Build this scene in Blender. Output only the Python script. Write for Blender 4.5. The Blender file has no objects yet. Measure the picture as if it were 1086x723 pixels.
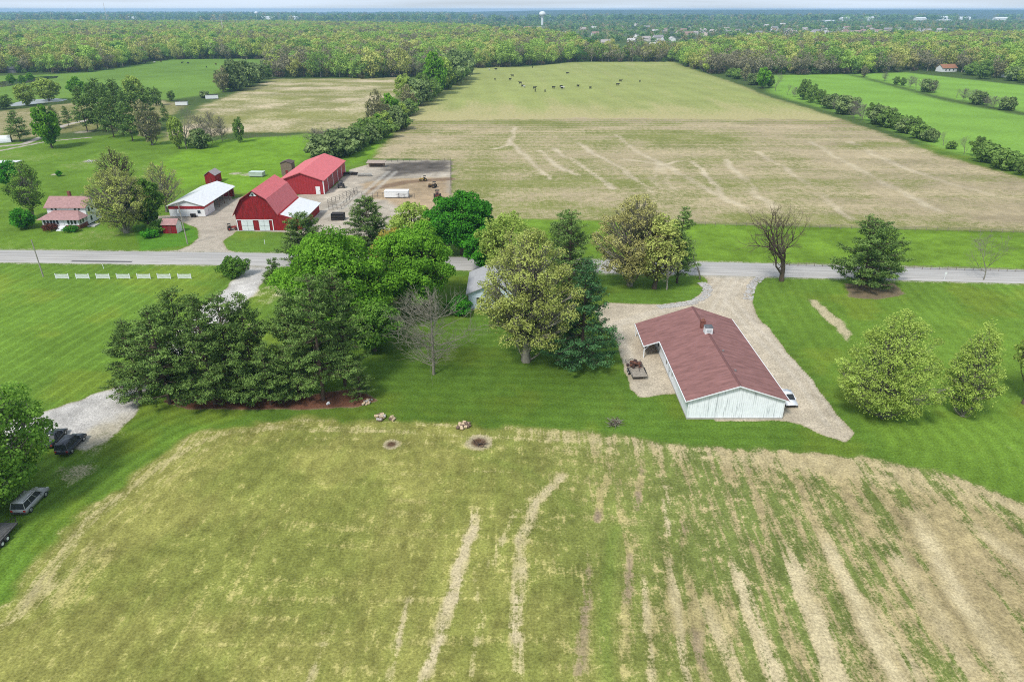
import bpy, math, random
import numpy as np
from mathutils import Vector, Matrix

# ------------------------------------------------------------------ camera, sky, sun, exposure
S = bpy.context.scene
COL = S.collection
R = math.radians
CAM_H = 55.0
PITCH = R(25.9)
cam_data = bpy.data.cameras.new('camera')
cam = bpy.data.objects.new('camera', cam_data); COL.objects.link(cam)
cam.location = (0, 0, CAM_H); cam.rotation_euler = (R(90) - PITCH, 0, 0)
cam_data.sensor_fit = 'HORIZONTAL'; cam_data.sensor_width = 36; cam_data.lens = 36 * 724 / 1086
cam_data.clip_start = 0.5; cam_data.clip_end = 60000
S.camera = cam

SUN_EL, SUN_AZ = R(52), R(214)     # azimuth clockwise from +Y (the way the camera looks)
world = bpy.data.worlds.new("World"); S.world = world; world.use_nodes = True
wt = world.node_tree; wt.nodes.clear()
wo = wt.nodes.new('ShaderNodeOutputWorld'); bg = wt.nodes.new('ShaderNodeBackground')
sky = wt.nodes.new('ShaderNodeTexSky'); sky.sky_type = 'NISHITA'; sky.sun_disc = False
sky.sun_elevation = SUN_EL; sky.sun_rotation = SUN_AZ; sky.air_density = 1.0; sky.dust_density = 1.0; sky.ozone_density = 1.5
tc = wt.nodes.new('ShaderNodeTexCoord'); mp = wt.nodes.new('ShaderNodeMapping'); mp.inputs['Scale'].default_value = (1.2, 1.2, 40)
nz = wt.nodes.new('ShaderNodeTexNoise'); nz.inputs['Scale'].default_value = 2.2; nz.inputs['Detail'].default_value = 6
cr = wt.nodes.new('ShaderNodeValToRGB'); cr.color_ramp.elements[0].position = .3; cr.color_ramp.elements[1].position = .62
cr.color_ramp.elements[0].color = (.6, .6, .6, 1); cr.color_ramp.elements[1].color = (.95, .95, .95, 1)
mx = wt.nodes.new('ShaderNodeMix'); mx.data_type = 'RGBA'; mx.inputs[7].default_value = (10.4, 12.0, 14.0, 1)
wt.links.new(tc.outputs['Generated'], mp.inputs['Vector']); wt.links.new(mp.outputs[0], nz.inputs['Vector'])
wt.links.new(nz.outputs['Fac'], cr.inputs['Fac']); wt.links.new(cr.outputs['Color'], mx.inputs[0])
wt.links.new(sky.outputs['Color'], mx.inputs[6]); wt.links.new(mx.outputs[2], bg.inputs['Color'])
bg.inputs['Strength'].default_value = 0.058
wt.links.new(bg.outputs['Background'], wo.inputs['Surface'])

sun_d = bpy.data.lights.new('sun', 'SUN'); sun_d.energy = 2.7; sun_d.angle = R(11); sun_d.color = (1, .96, .9)
sun = bpy.data.objects.new('sun', sun_d); COL.objects.link(sun)
sd = Vector((math.sin(SUN_AZ) * math.cos(SUN_EL), math.cos(SUN_AZ) * math.cos(SUN_EL), math.sin(SUN_EL)))
sun.rotation_euler = sd.to_track_quat('Z', 'Y').to_euler(); sun.location = (0, 0, 300)
S.view_settings.view_transform = 'Standard'; S.view_settings.look = 'None'
S.view_settings.exposure = 0.37; S.view_settings.gamma = 1; S.view_settings.use_curve_mapping = False
S.render.engine = 'CYCLES'
S.cycles.use_denoising = False; S.cycles.denoiser = 'OPENIMAGEDENOISE'
S.cycles.max_bounces = 6; S.cycles.diffuse_bounces = 3; S.cycles.transparent_max_bounces = 4
S.cycles.volume_bounces = 1; S.cycles.filter_width = 1.0

# ------------------------------------------------------------------ helpers
F = 724.0
def at(x, y, z=0.0):
    """ground point (or point at height z) seen at a spot of the 1086 x 723 photograph"""
    u = (x - 543) / F; v = (361.5 - y) / F
    dy = math.cos(PITCH) + v * math.sin(PITCH); dz = -math.sin(PITCH) + v * math.cos(PITCH)
    t = (CAM_H - z) / -dz
    return (u * t, dy * t)
def height_of(bx, by, ty):
    X, Y = at(bx, by)
    v = (361.5 - ty) / F
    dy = math.cos(PITCH) + v * math.sin(PITCH); dz = -math.sin(PITCH) + v * math.cos(PITCH)
    return CAM_H + dz * Y / dy

def tag(o, label=None, cat=None, group=None, kind=None):
    if label: o['label'] = label
    if cat: o['category'] = cat
    if group: o['group'] = group
    if kind: o['kind'] = kind
    return o
def empty(name, loc=(0, 0, 0), rz=0, label=None, cat=None, group=None):
    o = bpy.data.objects.new(name, None); COL.objects.link(o)
    o.location = loc; o.rotation_euler = (0, 0, rz); o.empty_display_size = .5
    return tag(o, label, cat, group)
def mesh_np(name, V, Fq, mats=(), mi=None, smooth=False):
    me = bpy.data.meshes.new(name)
    V = np.asarray(V, np.float32); Fq = np.asarray(Fq, np.int32); n, k = Fq.shape
    me.vertices.add(len(V)); me.vertices.foreach_set('co', V.ravel())
    me.loops.add(n * k); me.loops.foreach_set('vertex_index', Fq.ravel())
    me.polygons.add(n); me.polygons.foreach_set('loop_start', np.arange(0, n * k, k, dtype=np.int32))
    me.polygons.foreach_set('loop_total', np.full(n, k, np.int32))
    for m in mats: me.materials.append(m)
    if mi is not None: me.polygons.foreach_set('material_index', np.asarray(mi, np.int32))
    me.update(calc_edges=True)
    if smooth: me.polygons.foreach_set('use_smooth', np.ones(n, bool))
    return me
def link(name, me, parent=None):
    o = bpy.data.objects.new(name, me); COL.objects.link(o)
    if parent: o.parent = parent
    return o
def copy_tree(o, parent=None):
    c = o.copy(); COL.objects.link(c); c.parent = parent
    for ch in list(o.children): copy_tree(ch, c)
    return c

class MB:
    """collects solid pieces for ONE mesh object"""
    def __init__(s): s.v = []; s.f = []; s.m = []
    def add(s, vs, fs, m=0):
        b = len(s.v); s.v += [tuple(p) for p in vs]
        for f in fs: s.f.append([b + i for i in f]); s.m.append(m)
        return s
    def box(s, x0, x1, y0, y1, z0, z1, m=0):
        v = [(x0,y0,z0),(x1,y0,z0),(x1,y1,z0),(x0,y1,z0),(x0,y0,z1),(x1,y0,z1),(x1,y1,z1),(x0,y1,z1)]
        return s.add(v, [(0,3,2,1),(4,5,6,7),(0,1,5,4),(1,2,6,5),(2,3,7,6),(3,0,4,7)], m)
    def prism(s, poly, axis, a, b, m=0):
        """poly: list of 2D points (the two other axes in order), extruded along axis from a to b"""
        def p(q, t):
            return {'x': (t, q[0], q[1]), 'y': (q[0], t, q[1]), 'z': (q[0], q[1], t)}[axis]
        n = len(poly); v = [p(q, a) for q in poly] + [p(q, b) for q in poly]
        f = [tuple(range(n))[::-1], tuple(range(n, 2*n))] + [(i, (i+1) % n, n + (i+1) % n, n + i) for i in range(n)]
        return s.add(v, f, m)
    def slab(s, quad, t, m=0):
        """a quad given by 4 points thickened downwards by t"""
        v = [tuple(q) for q in quad] + [(q[0], q[1], q[2] - t) for q in quad]
        return s.add(v, [(0,1,2,3),(7,6,5,4),(0,4,5,1),(1,5,6,2),(2,6,7,3),(3,7,4,0)], m)
    def tube(s, p0, p1, r0, r1=None, n=8, m=0):
        r1 = r0 if r1 is None else r1
        p0 = Vector(p0); p1 = Vector(p1); d = (p1 - p0).normalized()
        a = d.orthogonal().normalized(); b = d.cross(a)
        v = []
        for p, r in ((p0, r0), (p1, r1)):
            for i in range(n):
                t = 2*math.pi*i/n; v.append(p + (a*math.cos(t) + b*math.sin(t))*r)
        f = [(i, (i+1) % n, n + (i+1) % n, n + i) for i in range(n)] + [tuple(range(n))[::-1], tuple(range(n, 2*n))]
        return s.add(v, f, m)
    def build(s, name, mats, parent=None, bevel=0, smooth=False):
        me = bpy.data.meshes.new(name); me.from_pydata(s.v, [], s.f)
        if not isinstance(mats, (list, tuple)): mats = [mats]
        for m in mats: me.materials.append(m)
        me.polygons.foreach_set('material_index', s.m)
        import bmesh
        bm = bmesh.new(); bm.from_mesh(me); bmesh.ops.recalc_face_normals(bm, faces=bm.faces)
        if bevel: bmesh.ops.bevel(bm, geom=[e for e in bm.edges], offset=bevel, segments=2, affect='EDGES', clamp_overlap=True)
        bm.to_mesh(me); bm.free()
        if smooth: me.polygons.foreach_set('use_smooth', [True]*len(me.polygons))
        me.update()
        return link(name, me, parent)

# ------------------------------------------------------------------ numpy noise
def hash2(ix, iy, seed):
    h = (ix.astype(np.int64) * 374761393 + iy.astype(np.int64) * 668265263 + seed * 974634777) & 0xffffffff
    h = ((h ^ (h >> 13)) * 1274126177) & 0xffffffff
    h = (h ^ (h >> 16)) & 0xffffff
    return h / float(0xffffff)
def vnoise(x, y, seed=0):
    ix = np.floor(x); iy = np.floor(y); fx = x - ix; fy = y - iy
    fx = fx*fx*(3-2*fx); fy = fy*fy*(3-2*fy)
    a = hash2(ix, iy, seed); b = hash2(ix+1, iy, seed); c = hash2(ix, iy+1, seed); d = hash2(ix+1, iy+1, seed)
    return (a*(1-fx)+b*fx)*(1-fy) + (c*(1-fx)+d*fx)*fy
def fbm(x, y, s, seed=0, oct=4, g=.5):
    t = 0; a = 1; n = 0
    for i in range(oct):
        t = t + a*vnoise(x/s + 17.3*i, y/s - 9.1*i, seed + i); n += a; a *= g; s = s/2.03
    return t/n
def sstep(a, b, x):
    t = np.clip((x-a)/(b-a), 0, 1); return t*t*(3-2*t)
def seg_dist(X, Y, pts, want_t=False):
    best = np.full(X.shape, 1e9); bt = np.zeros(X.shape); L = 0
    for (ax, ay), (bx, by) in zip(pts[:-1], pts[1:]):
        dx, dy = bx-ax, by-ay; l2 = dx*dx+dy*dy + 1e-9
        t = np.clip(((X-ax)*dx + (Y-ay)*dy)/l2, 0, 1)
        d = np.hypot(X-ax-t*dx, Y-ay-t*dy); m = d < best
        best = np.where(m, d, best); bt = np.where(m, L + t*math.sqrt(l2), bt); L += math.sqrt(l2)
    return (best, bt, L) if want_t else best
def poly_sd(X, Y, poly):
    """signed distance, positive inside"""
    d = seg_dist(X, Y, poly + [poly[0]])
    ins = np.zeros(X.shape, bool); n = len(poly)
    for i in range(n):
        x0, y0 = poly[i]; x1, y1 = poly[(i+1) % n]
        if y0 == y1: continue
        c = ((y0 > Y) != (y1 > Y)) & (X < (x1-x0)*(Y-y0)/(y1-y0) + x0)
        ins ^= c
    return np.where(ins, d, -d)
def PX(*pts): return [at(x, y) for x, y in pts]

# ------------------------------------------------------------------ materials
def newmat(name):
    m = bpy.data.materials.new(name); m.use_nodes = True
    return m, m.node_tree, m.node_tree.nodes['Principled BSDF']
def paint(name, col, rough=.6, var=.15, scale=1.5, bump=0., bscale=20, metal=0., spec=.3, stretch=(1,1,1)):
    """plain surface with uneven wear"""
    m, t, b = newmat(name)
    tcn = t.nodes.new('ShaderNodeTexCoord'); mpn = t.nodes.new('ShaderNodeMapping'); mpn.inputs['Scale'].default_value = stretch
    n = t.nodes.new('ShaderNodeTexNoise'); n.inputs['Scale'].default_value = scale; n.inputs['Detail'].default_value = 7; n.inputs['Roughness'].default_value = .65
    r = t.nodes.new('ShaderNodeMapRange'); r.inputs[1].default_value = .3; r.inputs[2].default_value = .7; r.inputs[3].default_value = 1-var; r.inputs[4].default_value = 1+var
    x = t.nodes.new('ShaderNodeMix'); x.data_type = 'RGBA'; x.blend_type = 'MULTIPLY'; x.inputs[0].default_value = 1; x.inputs[6].default_value = (*col, 1)
    t.links.new(tcn.outputs['Object'], mpn.inputs[0]); t.links.new(mpn.outputs[0], n.inputs['Vector']); t.links.new(n.outputs['Fac'], r.inputs[0]); t.links.new(r.outputs[0], x.inputs[7])
    t.links.new(x.outputs[2], b.inputs['Base Color'])
    b.inputs['Roughness'].default_value = rough; b.inputs['Metallic'].default_value = metal; b.inputs['Specular IOR Level'].default_value = spec
    if bump:
        n2 = t.nodes.new('ShaderNodeTexNoise'); n2.inputs['Scale'].default_value = bscale; n2.inputs['Detail'].default_value = 4
        bp = t.nodes.new('ShaderNodeBump'); bp.inputs['Strength'].default_value = bump; bp.inputs['Distance'].default_value = .05
        t.links.new(tcn.outputs['Object'], n2.inputs['Vector']); t.links.new(n2.outputs['Fac'], bp.inputs['Height']); t.links.new(bp.outputs[0], b.inputs['Normal'])
    return m
def ribbed(name, col, period, axis, rough=.45, groove=.6, var=.1, stain=None, spec=.3, amp=.03, stretch=None):
    """boards or metal sheets: thin grooves every `period` metres along object axis 0/1"""
    m, t, b = newmat(name)
    tcn = t.nodes.new('ShaderNodeTexCoord'); sp = t.nodes.new('ShaderNodeSeparateXYZ'); t.links.new(tcn.outputs['Object'], sp.inputs[0])
    q = t.nodes.new('ShaderNodeMath'); q.operation = 'MULTIPLY'; q.inputs[1].default_value = 1/period; t.links.new(sp.outputs[axis], q.inputs[0])
    fr = t.nodes.new('ShaderNodeMath'); fr.operation = 'FRACT'; t.links.new(q.outputs[0], fr.inputs[0])
    pp = t.nodes.new('ShaderNodeMath'); pp.operation = 'PINGPONG'; pp.inputs[1].default_value = .5; t.links.new(fr.outputs[0], pp.inputs[0])
    gr = t.nodes.new('ShaderNodeMapRange'); gr.inputs[1].default_value = 0; gr.inputs[2].default_value = .12; gr.inputs[3].default_value = groove; gr.inputs[4].default_value = 1; t.links.new(pp.outputs[0], gr.inputs[0])
    mpn = t.nodes.new('ShaderNodeMapping'); mpn.inputs['Scale'].default_value = stretch or (1, 1, 1); t.links.new(tcn.outputs['Object'], mpn.inputs[0])
    n = t.nodes.new('ShaderNodeTexNoise'); n.inputs['Scale'].default_value = 1.2; n.inputs['Detail'].default_value = 8; n.inputs['Roughness'].default_value = .7; t.links.new(mpn.outputs[0], n.inputs['Vector'])
    r = t.nodes.new('ShaderNodeMapRange'); r.inputs[1].default_value = .3; r.inputs[2].default_value = .7; r.inputs[3].default_value = 1-var; r.inputs[4].default_value = 1+var; t.links.new(n.outputs['Fac'], r.inputs[0])
    mu = t.nodes.new('ShaderNodeMath'); mu.operation = 'MULTIPLY'; t.links.new(gr.outputs[0], mu.inputs[0]); t.links.new(r.outputs[0], mu.inputs[1])
    x = t.nodes.new('ShaderNodeMix'); x.data_type = 'RGBA'; x.blend_type = 'MULTIPLY'; x.inputs[0].default_value = 1; x.inputs[6].default_value = (*col, 1); t.links.new(mu.outputs[0], x.inputs[7])
    out = x.outputs[2]
    if stain:
        mp2 = t.nodes.new('ShaderNodeMapping'); mp2.inputs['Scale'].default_value = stain[1]; t.links.new(tcn.outputs['Object'], mp2.inputs[0])
        n2 = t.nodes.new('ShaderNodeTexNoise'); n2.inputs['Scale'].default_value = 1; n2.inputs['Detail'].default_value = 6; n2.inputs['Roughness'].default_value = .6; t.links.new(mp2.outputs[0], n2.inputs['Vector'])
        r2 = t.nodes.new('ShaderNodeMapRange'); r2.inputs[1].default_value = stain[2]; r2.inputs[2].default_value = stain[2]+.14; t.links.new(n2.outputs['Fac'], r2.inputs[0])
        x2 = t.nodes.new('ShaderNodeMix'); x2.data_type = 'RGBA'; x2.inputs[7].default_value = (*stain[0], 1)
        s2 = t.nodes.new('ShaderNodeMath'); s2.operation = 'MULTIPLY'; s2.inputs[1].default_value = stain[3]; t.links.new(r2.outputs[0], s2.inputs[0])
        t.links.new(s2.outputs[0], x2.inputs[0]); t.links.new(out, x2.inputs[6]); out = x2.outputs[2]
    t.links.new(out, b.inputs['Base Color'])
    bp = t.nodes.new('ShaderNodeBump'); bp.inputs['Distance'].default_value = amp; bp.inputs['Strength'].default_value = .8
    t.links.new(gr.outputs[0], bp.inputs['Height']); t.links.new(bp.outputs[0], b.inputs['Normal'])
    b.inputs['Roughness'].default_value = rough; b.inputs['Specular IOR Level'].default_value = spec
    return m
# ------------------------------------------------------------------ the ground: one fan-shaped sheet of quads, cut into lawn, fields, drives ...
def ground_material():
    m, t, b = newmat('ground_cover')
    L = t.links.new
    geo = t.nodes.new('ShaderNodeNewGeometry')
    ga = t.nodes.new('ShaderNodeAttribute'); ga.attribute_name = 'veg'
    di = t.nodes.new('ShaderNodeAttribute'); di.attribute_name = 'bare'
    w = t.nodes.new('ShaderNodeAttribute'); w.attribute_name = 'w'
    fu = t.nodes.new('ShaderNodeAttribute'); fu.attribute_name = 'dir'      # local ploughing direction for the stretched grain
    n1 = t.nodes.new('ShaderNodeTexNoise'); n1.inputs['Scale'].default_value = .55; n1.inputs['Detail'].default_value = 9; n1.inputs['Roughness'].default_value = .72
    L(geo.outputs['Position'], n1.inputs['Vector'])
    n2 = t.nodes.new('ShaderNodeTexNoise'); n2.inputs['Scale'].default_value = 3.5; n2.inputs['Detail'].default_value = 5; n2.inputs['Roughness'].default_value = .75
    L(geo.outputs['Position'], n2.inputs['Vector'])
    mpn = t.nodes.new('ShaderNodeMapping'); mpn.inputs['Scale'].default_value = (2.6, .16, 1); L(geo.outputs['Position'], mpn.inputs[0])
    n3 = t.nodes.new('ShaderNodeTexNoise'); n3.inputs['Scale'].default_value = .9; n3.inputs['Detail'].default_value = 6; n3.inputs['Roughness'].default_value = .6
    L(mpn.outputs[0], n3.inputs['Vector'])
    def M(op, a, bb):
        q = t.nodes.new('ShaderNodeMath'); q.operation = op
        for i, v in enumerate((a, bb)):
            if isinstance(v, (int, float)): q.inputs[i].default_value = v
            else: L(v, q.inputs[i])
        return q.outputs[0]
    def MR(v, a, c, o0, o1):
        q = t.nodes.new('ShaderNodeMapRange'); q.inputs[1].default_value = a; q.inputs[2].default_value = c; q.inputs[3].default_value = o0; q.inputs[4].default_value = o1; L(v, q.inputs[0]); return q.outputs[0]
    nn = M('ADD', M('MULTIPLY', M('SUBTRACT', n1.outputs['Fac'], .5), 1.15), M('MULTIPLY', M('MULTIPLY', M('SUBTRACT', n3.outputs['Fac'], .5), 1.5), fu.outputs['Fac']))
    nn = M('ADD', nn, M('MULTIPLY', M('SUBTRACT', n2.outputs['Fac'], .5), 1.3))
    ww = MR(M('ADD', w.outputs['Fac'], nn), .34, .66, 0, 1)
    x = t.nodes.new('ShaderNodeMix'); x.data_type = 'RGBA'; L(ww, x.inputs[0]); L(ga.outputs['Color'], x.inputs[6]); L(di.outputs['Color'], x.inputs[7])
    v1 = MR(n2.outputs['Fac'], .3, .7, .52, 1.48)
    v2 = MR(n1.outputs['Fac'], .3, .7, .78, 1.22)
    x2 = t.nodes.new('ShaderNodeMix'); x2.data_type = 'RGBA'; x2.blend_type = 'MULTIPLY'; x2.inputs[0].default_value = 1
    L(x.outputs[2], x2.inputs[6]); L(M('MULTIPLY', v1, v2), x2.inputs[7]); L(x2.outputs[2], b.inputs['Base Color'])
    bp = t.nodes.new('ShaderNodeBump'); bp.inputs['Distance'].default_value = .12; bp.inputs['Strength'].default_value = .7
    L(n2.outputs['Fac'], bp.inputs['Height']); L(bp.outputs[0], b.inputs['Normal'])
    b.inputs['Roughness'].default_value = 1; b.inputs['Specular IOR Level'].default_value = .05
    return m
GROUND = ground_material()

ROAD_C = [(-1500, 205), (-600, 178), (-300, 167), (-200, 163.6), (-126.9, 161.4), (-70, 159.4), (0, 155.2), (54, 151.8), (117, 146.9), (250, 135), (600, 98)]
FIELD = PX((-300, 900), (-150, 730), (0, 646), (65, 559), (149, 495), (199, 465), (239, 451), (298, 444), (396, 446), (482, 450), (560, 454), (691, 465), (822, 478), (872, 483), (932, 488), (992, 503), (1043, 515), (1086, 530), (1500, 640), (1500, 900))
LOT = PX((-60, 480), (-60, 452), (0, 449), (43, 438), (128, 410), (160, 380), (205, 335), (240, 305), (261, 284), (256, 279), (300, 279), (286, 290), (268, 312), (235, 350), (175, 400), (152, 418), (143, 441), (116, 465), (91, 478), (61, 470))
DRIVE = PX((738, 284), (860, 288), (816, 291), (806, 297), (797, 308), (797, 322), (806, 338), (830, 368), (860, 403), (885, 436), (905, 459), (896, 468), (876, 462), (850, 449), (832, 446), (760, 446), (716, 417), (700, 419), (680, 421), (668, 412), (661, 385), (655, 362), (640, 346), (630, 330), (642, 321), (700, 323), (735, 318), (748, 308), (750, 298), (745, 291))
ISLAND_TOP = None
FARFIELD = PX((497, 71), (560, 71), (607, 66), (713, 65.5), (745, 77), (790, 92), (812, 102), (840, 110), (905, 131), (1000, 165), (1086, 189), (1250, 240), (1250, 251), (1086, 246), (740, 237), (560, 233), (478, 232), (478, 170), (395, 168), (418, 140), (440, 115), (470, 92))
LEFTFIELD = PX((170, 150), (215, 112), (290, 84), (385, 83), (426, 82), (427, 98), (400, 124), (385, 140), (250, 141))
LEFTSTRIP = PX((-60, 122), (0, 118), (90, 108), (170, 106), (200, 112), (150, 140), (90, 138), (0, 150), (-60, 152))
LPAST = PX((-60, 82), (60, 79), (93, 77), (128, 72), (181, 63), (285, 62), (284, 78), (235, 98), (180, 106), (100, 105), (-60, 112))
BPAST = PX((165, 175), (215, 150), (330, 142), (385, 141), (430, 132), (395, 168), (370, 176), (352, 160), (320, 170), (300, 200), (265, 205), (215, 196), (190, 200))
RPAST = PX((818, 80), (897, 79), (925, 86), (1000, 107), (1086, 123), (1250, 155), (1250, 225), (1086, 184), (1000, 158), (905, 124), (840, 106), (815, 98))
RPAST2 = PX((905, 79), (960, 77), (1086, 91), (1250, 105), (1250, 140), (1086, 119), (1000, 103), (925, 84))
VERGE = PX((540, 232), (740, 237), (1086, 246), (1250, 251), (1300, 300), (745, 277), (540, 270))
YARD = PX((150, 269), (256, 271), (240, 264), (237, 256), (245, 250), (252, 244), (308, 247), (312, 262), (340, 248), (420, 252), (470, 235), (478, 218), (478, 170), (405, 170), (372, 180), (352, 200), (300, 210), (268, 205), (245, 212), (246, 196), (215, 205), (184, 228), (160, 230), (160, 234), (195, 236), (210, 242), (212, 252), (203, 260), (190, 265))
PAD = PX((412, 173), (478, 170), (477, 182), (445, 184), (418, 188), (398, 191))
DIRT = PX((385, 193), (420, 189), (476, 188), (476, 225), (430, 225), (410, 212), (385, 210))
NFARM = PX((-80, 268), (-80, 160), (150, 140), (200, 150), (220, 200), (245, 225), (240, 262), (180, 266))
BARE_R = PX((853, 316), (866, 317), (907, 353), (899, 363))
MULCH = PX((175, 425), (240, 420), (320, 420), (380, 412), (400, 425), (380, 431), (320, 434), (250, 434), (200, 434))
POND = PX((-20, 92), (0, 86), (50, 82), (62, 81.5), (55, 84), (20, 92), (-20, 98))

NU, Y0, Y1 = 760, 24.0, 1500.0
k = .0046
NYR = int(math.log(Y1/Y0)/k)
yy = Y0*np.exp(k*np.arange(NYR+1)); uu = np.linspace(-1.3, 1.3, NU+1)
Yg, Ug = np.meshgrid(yy, uu, indexing='ij')
Xg = Ug*(Yg+6); X = Xg.ravel(); Y = Yg.ravel()

def c3(r, g, b): return np.array([r, g, b])
LAWN, LUSH = c3(.103, .185, .025), c3(.12, .30, .022)
STRAW, OLIVE, SOIL = c3(.44, .36, .20), c3(.205, .215, .055), c3(.22, .16, .10)
GRAVEL, GRAV2 = c3(.43, .37, .28), c3(.47, .45, .42)
nA = fbm(X, Y, 60, 1); nB = fbm(X, Y, 14, 2, 5); nC = fbm(X, Y, 3.5, 3, 4); nD = fbm(X, Y, 220, 4, 4)
veg = np.outer(.85+.5*(nA-.5)*1.0, c3(.075, .12, .03)) ; bare = np.tile(c3(.16, .13, .08), (len(X), 1)); w = np.full(len(X), .25); dirn = np.zeros(len(X)); cls = np.zeros(len(X), np.int32)
def blend(mask, v=None, bcol=None, wv=None, dv=None, c=None):
    global veg, bare, w, dirn, cls
    mm = mask[:, None]
    if v is not None: veg = veg*(1-mm) + v*mm
    if bcol is not None: bare = bare*(1-mm) + bcol*mm
    if wv is not None: w = w*(1-mask) + wv*mask
    if dv is not None: dirn = dirn*(1-mask) + dv*mask
    if c is not None: cls = np.where(mask > .5, c, cls)
def pm(poly, soft=1.0, rag=0.0, pad=0.0):
    return sstep(-soft, soft, poly_sd(X, Y, poly) + pad + rag*(nC-.5)*2)
CLS = ['ground', 'lawn', 'field', 'pasture', 'crop_field', 'driveway', 'farmyard', 'gravel_lot', 'grass_verge']

# lawns round the farmstead and the house
near = sstep(330, 300, Y)
lawncol = LAWN*(1+.55*(nB-.5)+.35*(nA-.5)+.3*(nC-.5))[:, None]*(1+sstep(.5, .7, fbm(X, Y, 9, 35, 4))[:, None]*c3(.22, .04, .0))
blend(near*1.0, lawncol, c3(.25, .22, .12), .03, 0, 1)
m = pm(NFARM, 2, 2)
blend(m, c3(.118, .205, .024)*(1+.6*(nB-.5)+.4*(nC-.5))[:, None], wv=.1+.25*sstep(.55, .75, nB), c=1)
blend(pm(BPAST, 3, 2), c3(.145, .265, .022)*(1+.5*(nC-.5)+.4*(nB-.5))[:, None], c3(.30, .29, .12), .16*sstep(.4, .7, nC), 0, 3)
blend(pm(LPAST, 6, 4), c3(.14, .235, .04)*(1+.3*(nB-.5)+.3*(nA-.5))[:, None], c3(.30, .29, .12), .05, 0, 3)
st = fbm(X*.25+Y*.05, Y*1.2, 18, 41, 4)
blend(pm(LEFTSTRIP, 3, 3), c3(.18, .18, .06)*(1+.3*(nB-.5))[:, None], c3(.40, .33, .2), .42+.5*(st-.5), 0, 3)
# left straw field with curving passes
ph = np.sin((Y*.9+X*.25 + 30*np.sin(X/70) + 14*nA)/7.0)
st = fbm(X*.2+Y*.1, Y*1.0, 20, 31, 4)
blend(pm(LEFTFIELD, 5, 4), c3(.23, .23, .075)*(1+.4*(nB-.5))[:, None], c3(.46, .38, .25)*(1+.5*(nB-.5))[:, None], .46+.8*(st-.5)+.6*(nB-.5), .0, 4)
# right pastures
for P in (RPAST, RPAST2):
    st = np.sin((Y*.5 + X*.35)/5.0 + 4*nA)
    blend(pm(P, 5, 3), c3(.18, .32, .05)*(1+.05*st+.28*(nB-.5)+.2*(nA-.5))[:, None], c3(.30, .29, .12), .04, 0, 3)
# the big field: far half seeded green, near half straw
m = pm(FARFIELD, 2.5, 2.5)
st = fbm(X*.16, Y*.8, 14, 51, 5); st2 = fbm(X*1.0, Y*.12, 9, 52, 4)
ysplit = 395 + 3*np.sin(X/40) + 14*(nB-.5) + 10*(nC-.5)
up = sstep(-2.5, 2.5, Y - ysplit)
rightness = sstep(10, 180, X)
lines = np.zeros(len(X)); lo_w = .50+.25*(np.sin(Y*2*np.pi/7.5+3*nA)*.5+fbm(X*.06, Y, 5, 66, 3)-.5)*(.35+.65*sstep(300, 370, Y)) + .55*(nB-.5)+.5*(st-.5)+.28*(fbm(X, Y, 45, 61, 4)-.5)*1.2
for pts, wd in [(((440,130),(457,137),(462,150)),3),(((540,150),(558,165),(575,183),(580,190)),2.0),(((572,160),(590,175),(612,188)),2.0),(((588,158),(608,172),(632,188),(650,200)),2.0),(((612,152),(640,168),(660,180),(690,205)),2.2),(((652,142),(668,155),(700,172),(705,187),(712,200)),2.2),(((665,168),(705,175),(740,196),(800,225)),2.5),(((700,176),(690,190),(700,200)),2),(((770,170),(800,200),(830,232)),2.5),(((726,165),(750,190),(775,215)),2),(((860,150),(920,185),(1000,225)),2.5),(((800,160),(850,190),(900,232)),2.2),(((545,135),(540,153),(520,158)),2),(((705,175),(735,165)),2),(((900,150),(960,180),(1080,215)),3)]:
    P = PX(*pts)
    d = seg_dist(X + 2.5*(nB-.5)*2, Y + 3*(vnoise(X/15, Y/15, 9)-.5)*2, P)
    ln = sstep(wd*.9, wd*.1, d)*np.clip(1.7*fbm(X, Y, 18, 63, 3)-.35+.4*(nC-.5), 0, 1); lines = np.maximum(lines, ln*.6); lo_w = lo_w + .30*ln
soilm = sstep(.52, .72, fbm(X, Y, 55, 71, 3) + .1*up)*sstep(330, 380, Y)*(1-up)
band = np.sin((Y + .18*X + 10*nA)/3.3)*rightness
lo_b = (c3(.36, .295, .18)[None, :]*(1-np.clip(lines, 0, 1)[:, None]) + c3(.55, .48, .34)[None, :]*np.clip(lines, 0, 1)[:, None])*(1+.35*(nC-.5)+.07*band+.5*(st-.5)-.22*sstep(.5, .75, fbm(X*.4+Y*.3, Y*.9-X*.15, 38, 77, 4))*rightness)[:, None]
lo_b = lo_b*(1-.55*soilm[:, None]) + SOIL*(.55*soilm[:, None])
lo_v = c3(.21, .225, .065)*(1+.5*(nB-.5))[:, None]
furr = np.sin((X*.97 + .1*Y + 8*nA)/2.6)
up_v = c3(.27, .30, .095)*(1+.25*(nB-.5)+.2*(nA-.5)+.035*furr)[:, None]
up_b = c3(.38, .34, .16)
up_w = .20+.6*(st2-.5)+.45*sstep(520, 395, Y)+.2*(nB-.5) + .3*sstep(420, 395, Y) + .3*sstep(5, 0, np.abs(Y-(800+.03*X)))
upm = up[:, None]
blend(m, lo_v*(1-upm)+up_v*upm, lo_b*(1-upm)+up_b*upm, (lo_w+.10*rightness)*(1-up)+up_w*up, .3*(1-up), 4)
edge = sstep(7, 0, np.abs(poly_sd(X, Y, FARFIELD)))*m
blend(edge*.6, c3(.2, .2, .07)*np.ones((len(X), 1)), wv=.45)
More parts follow.
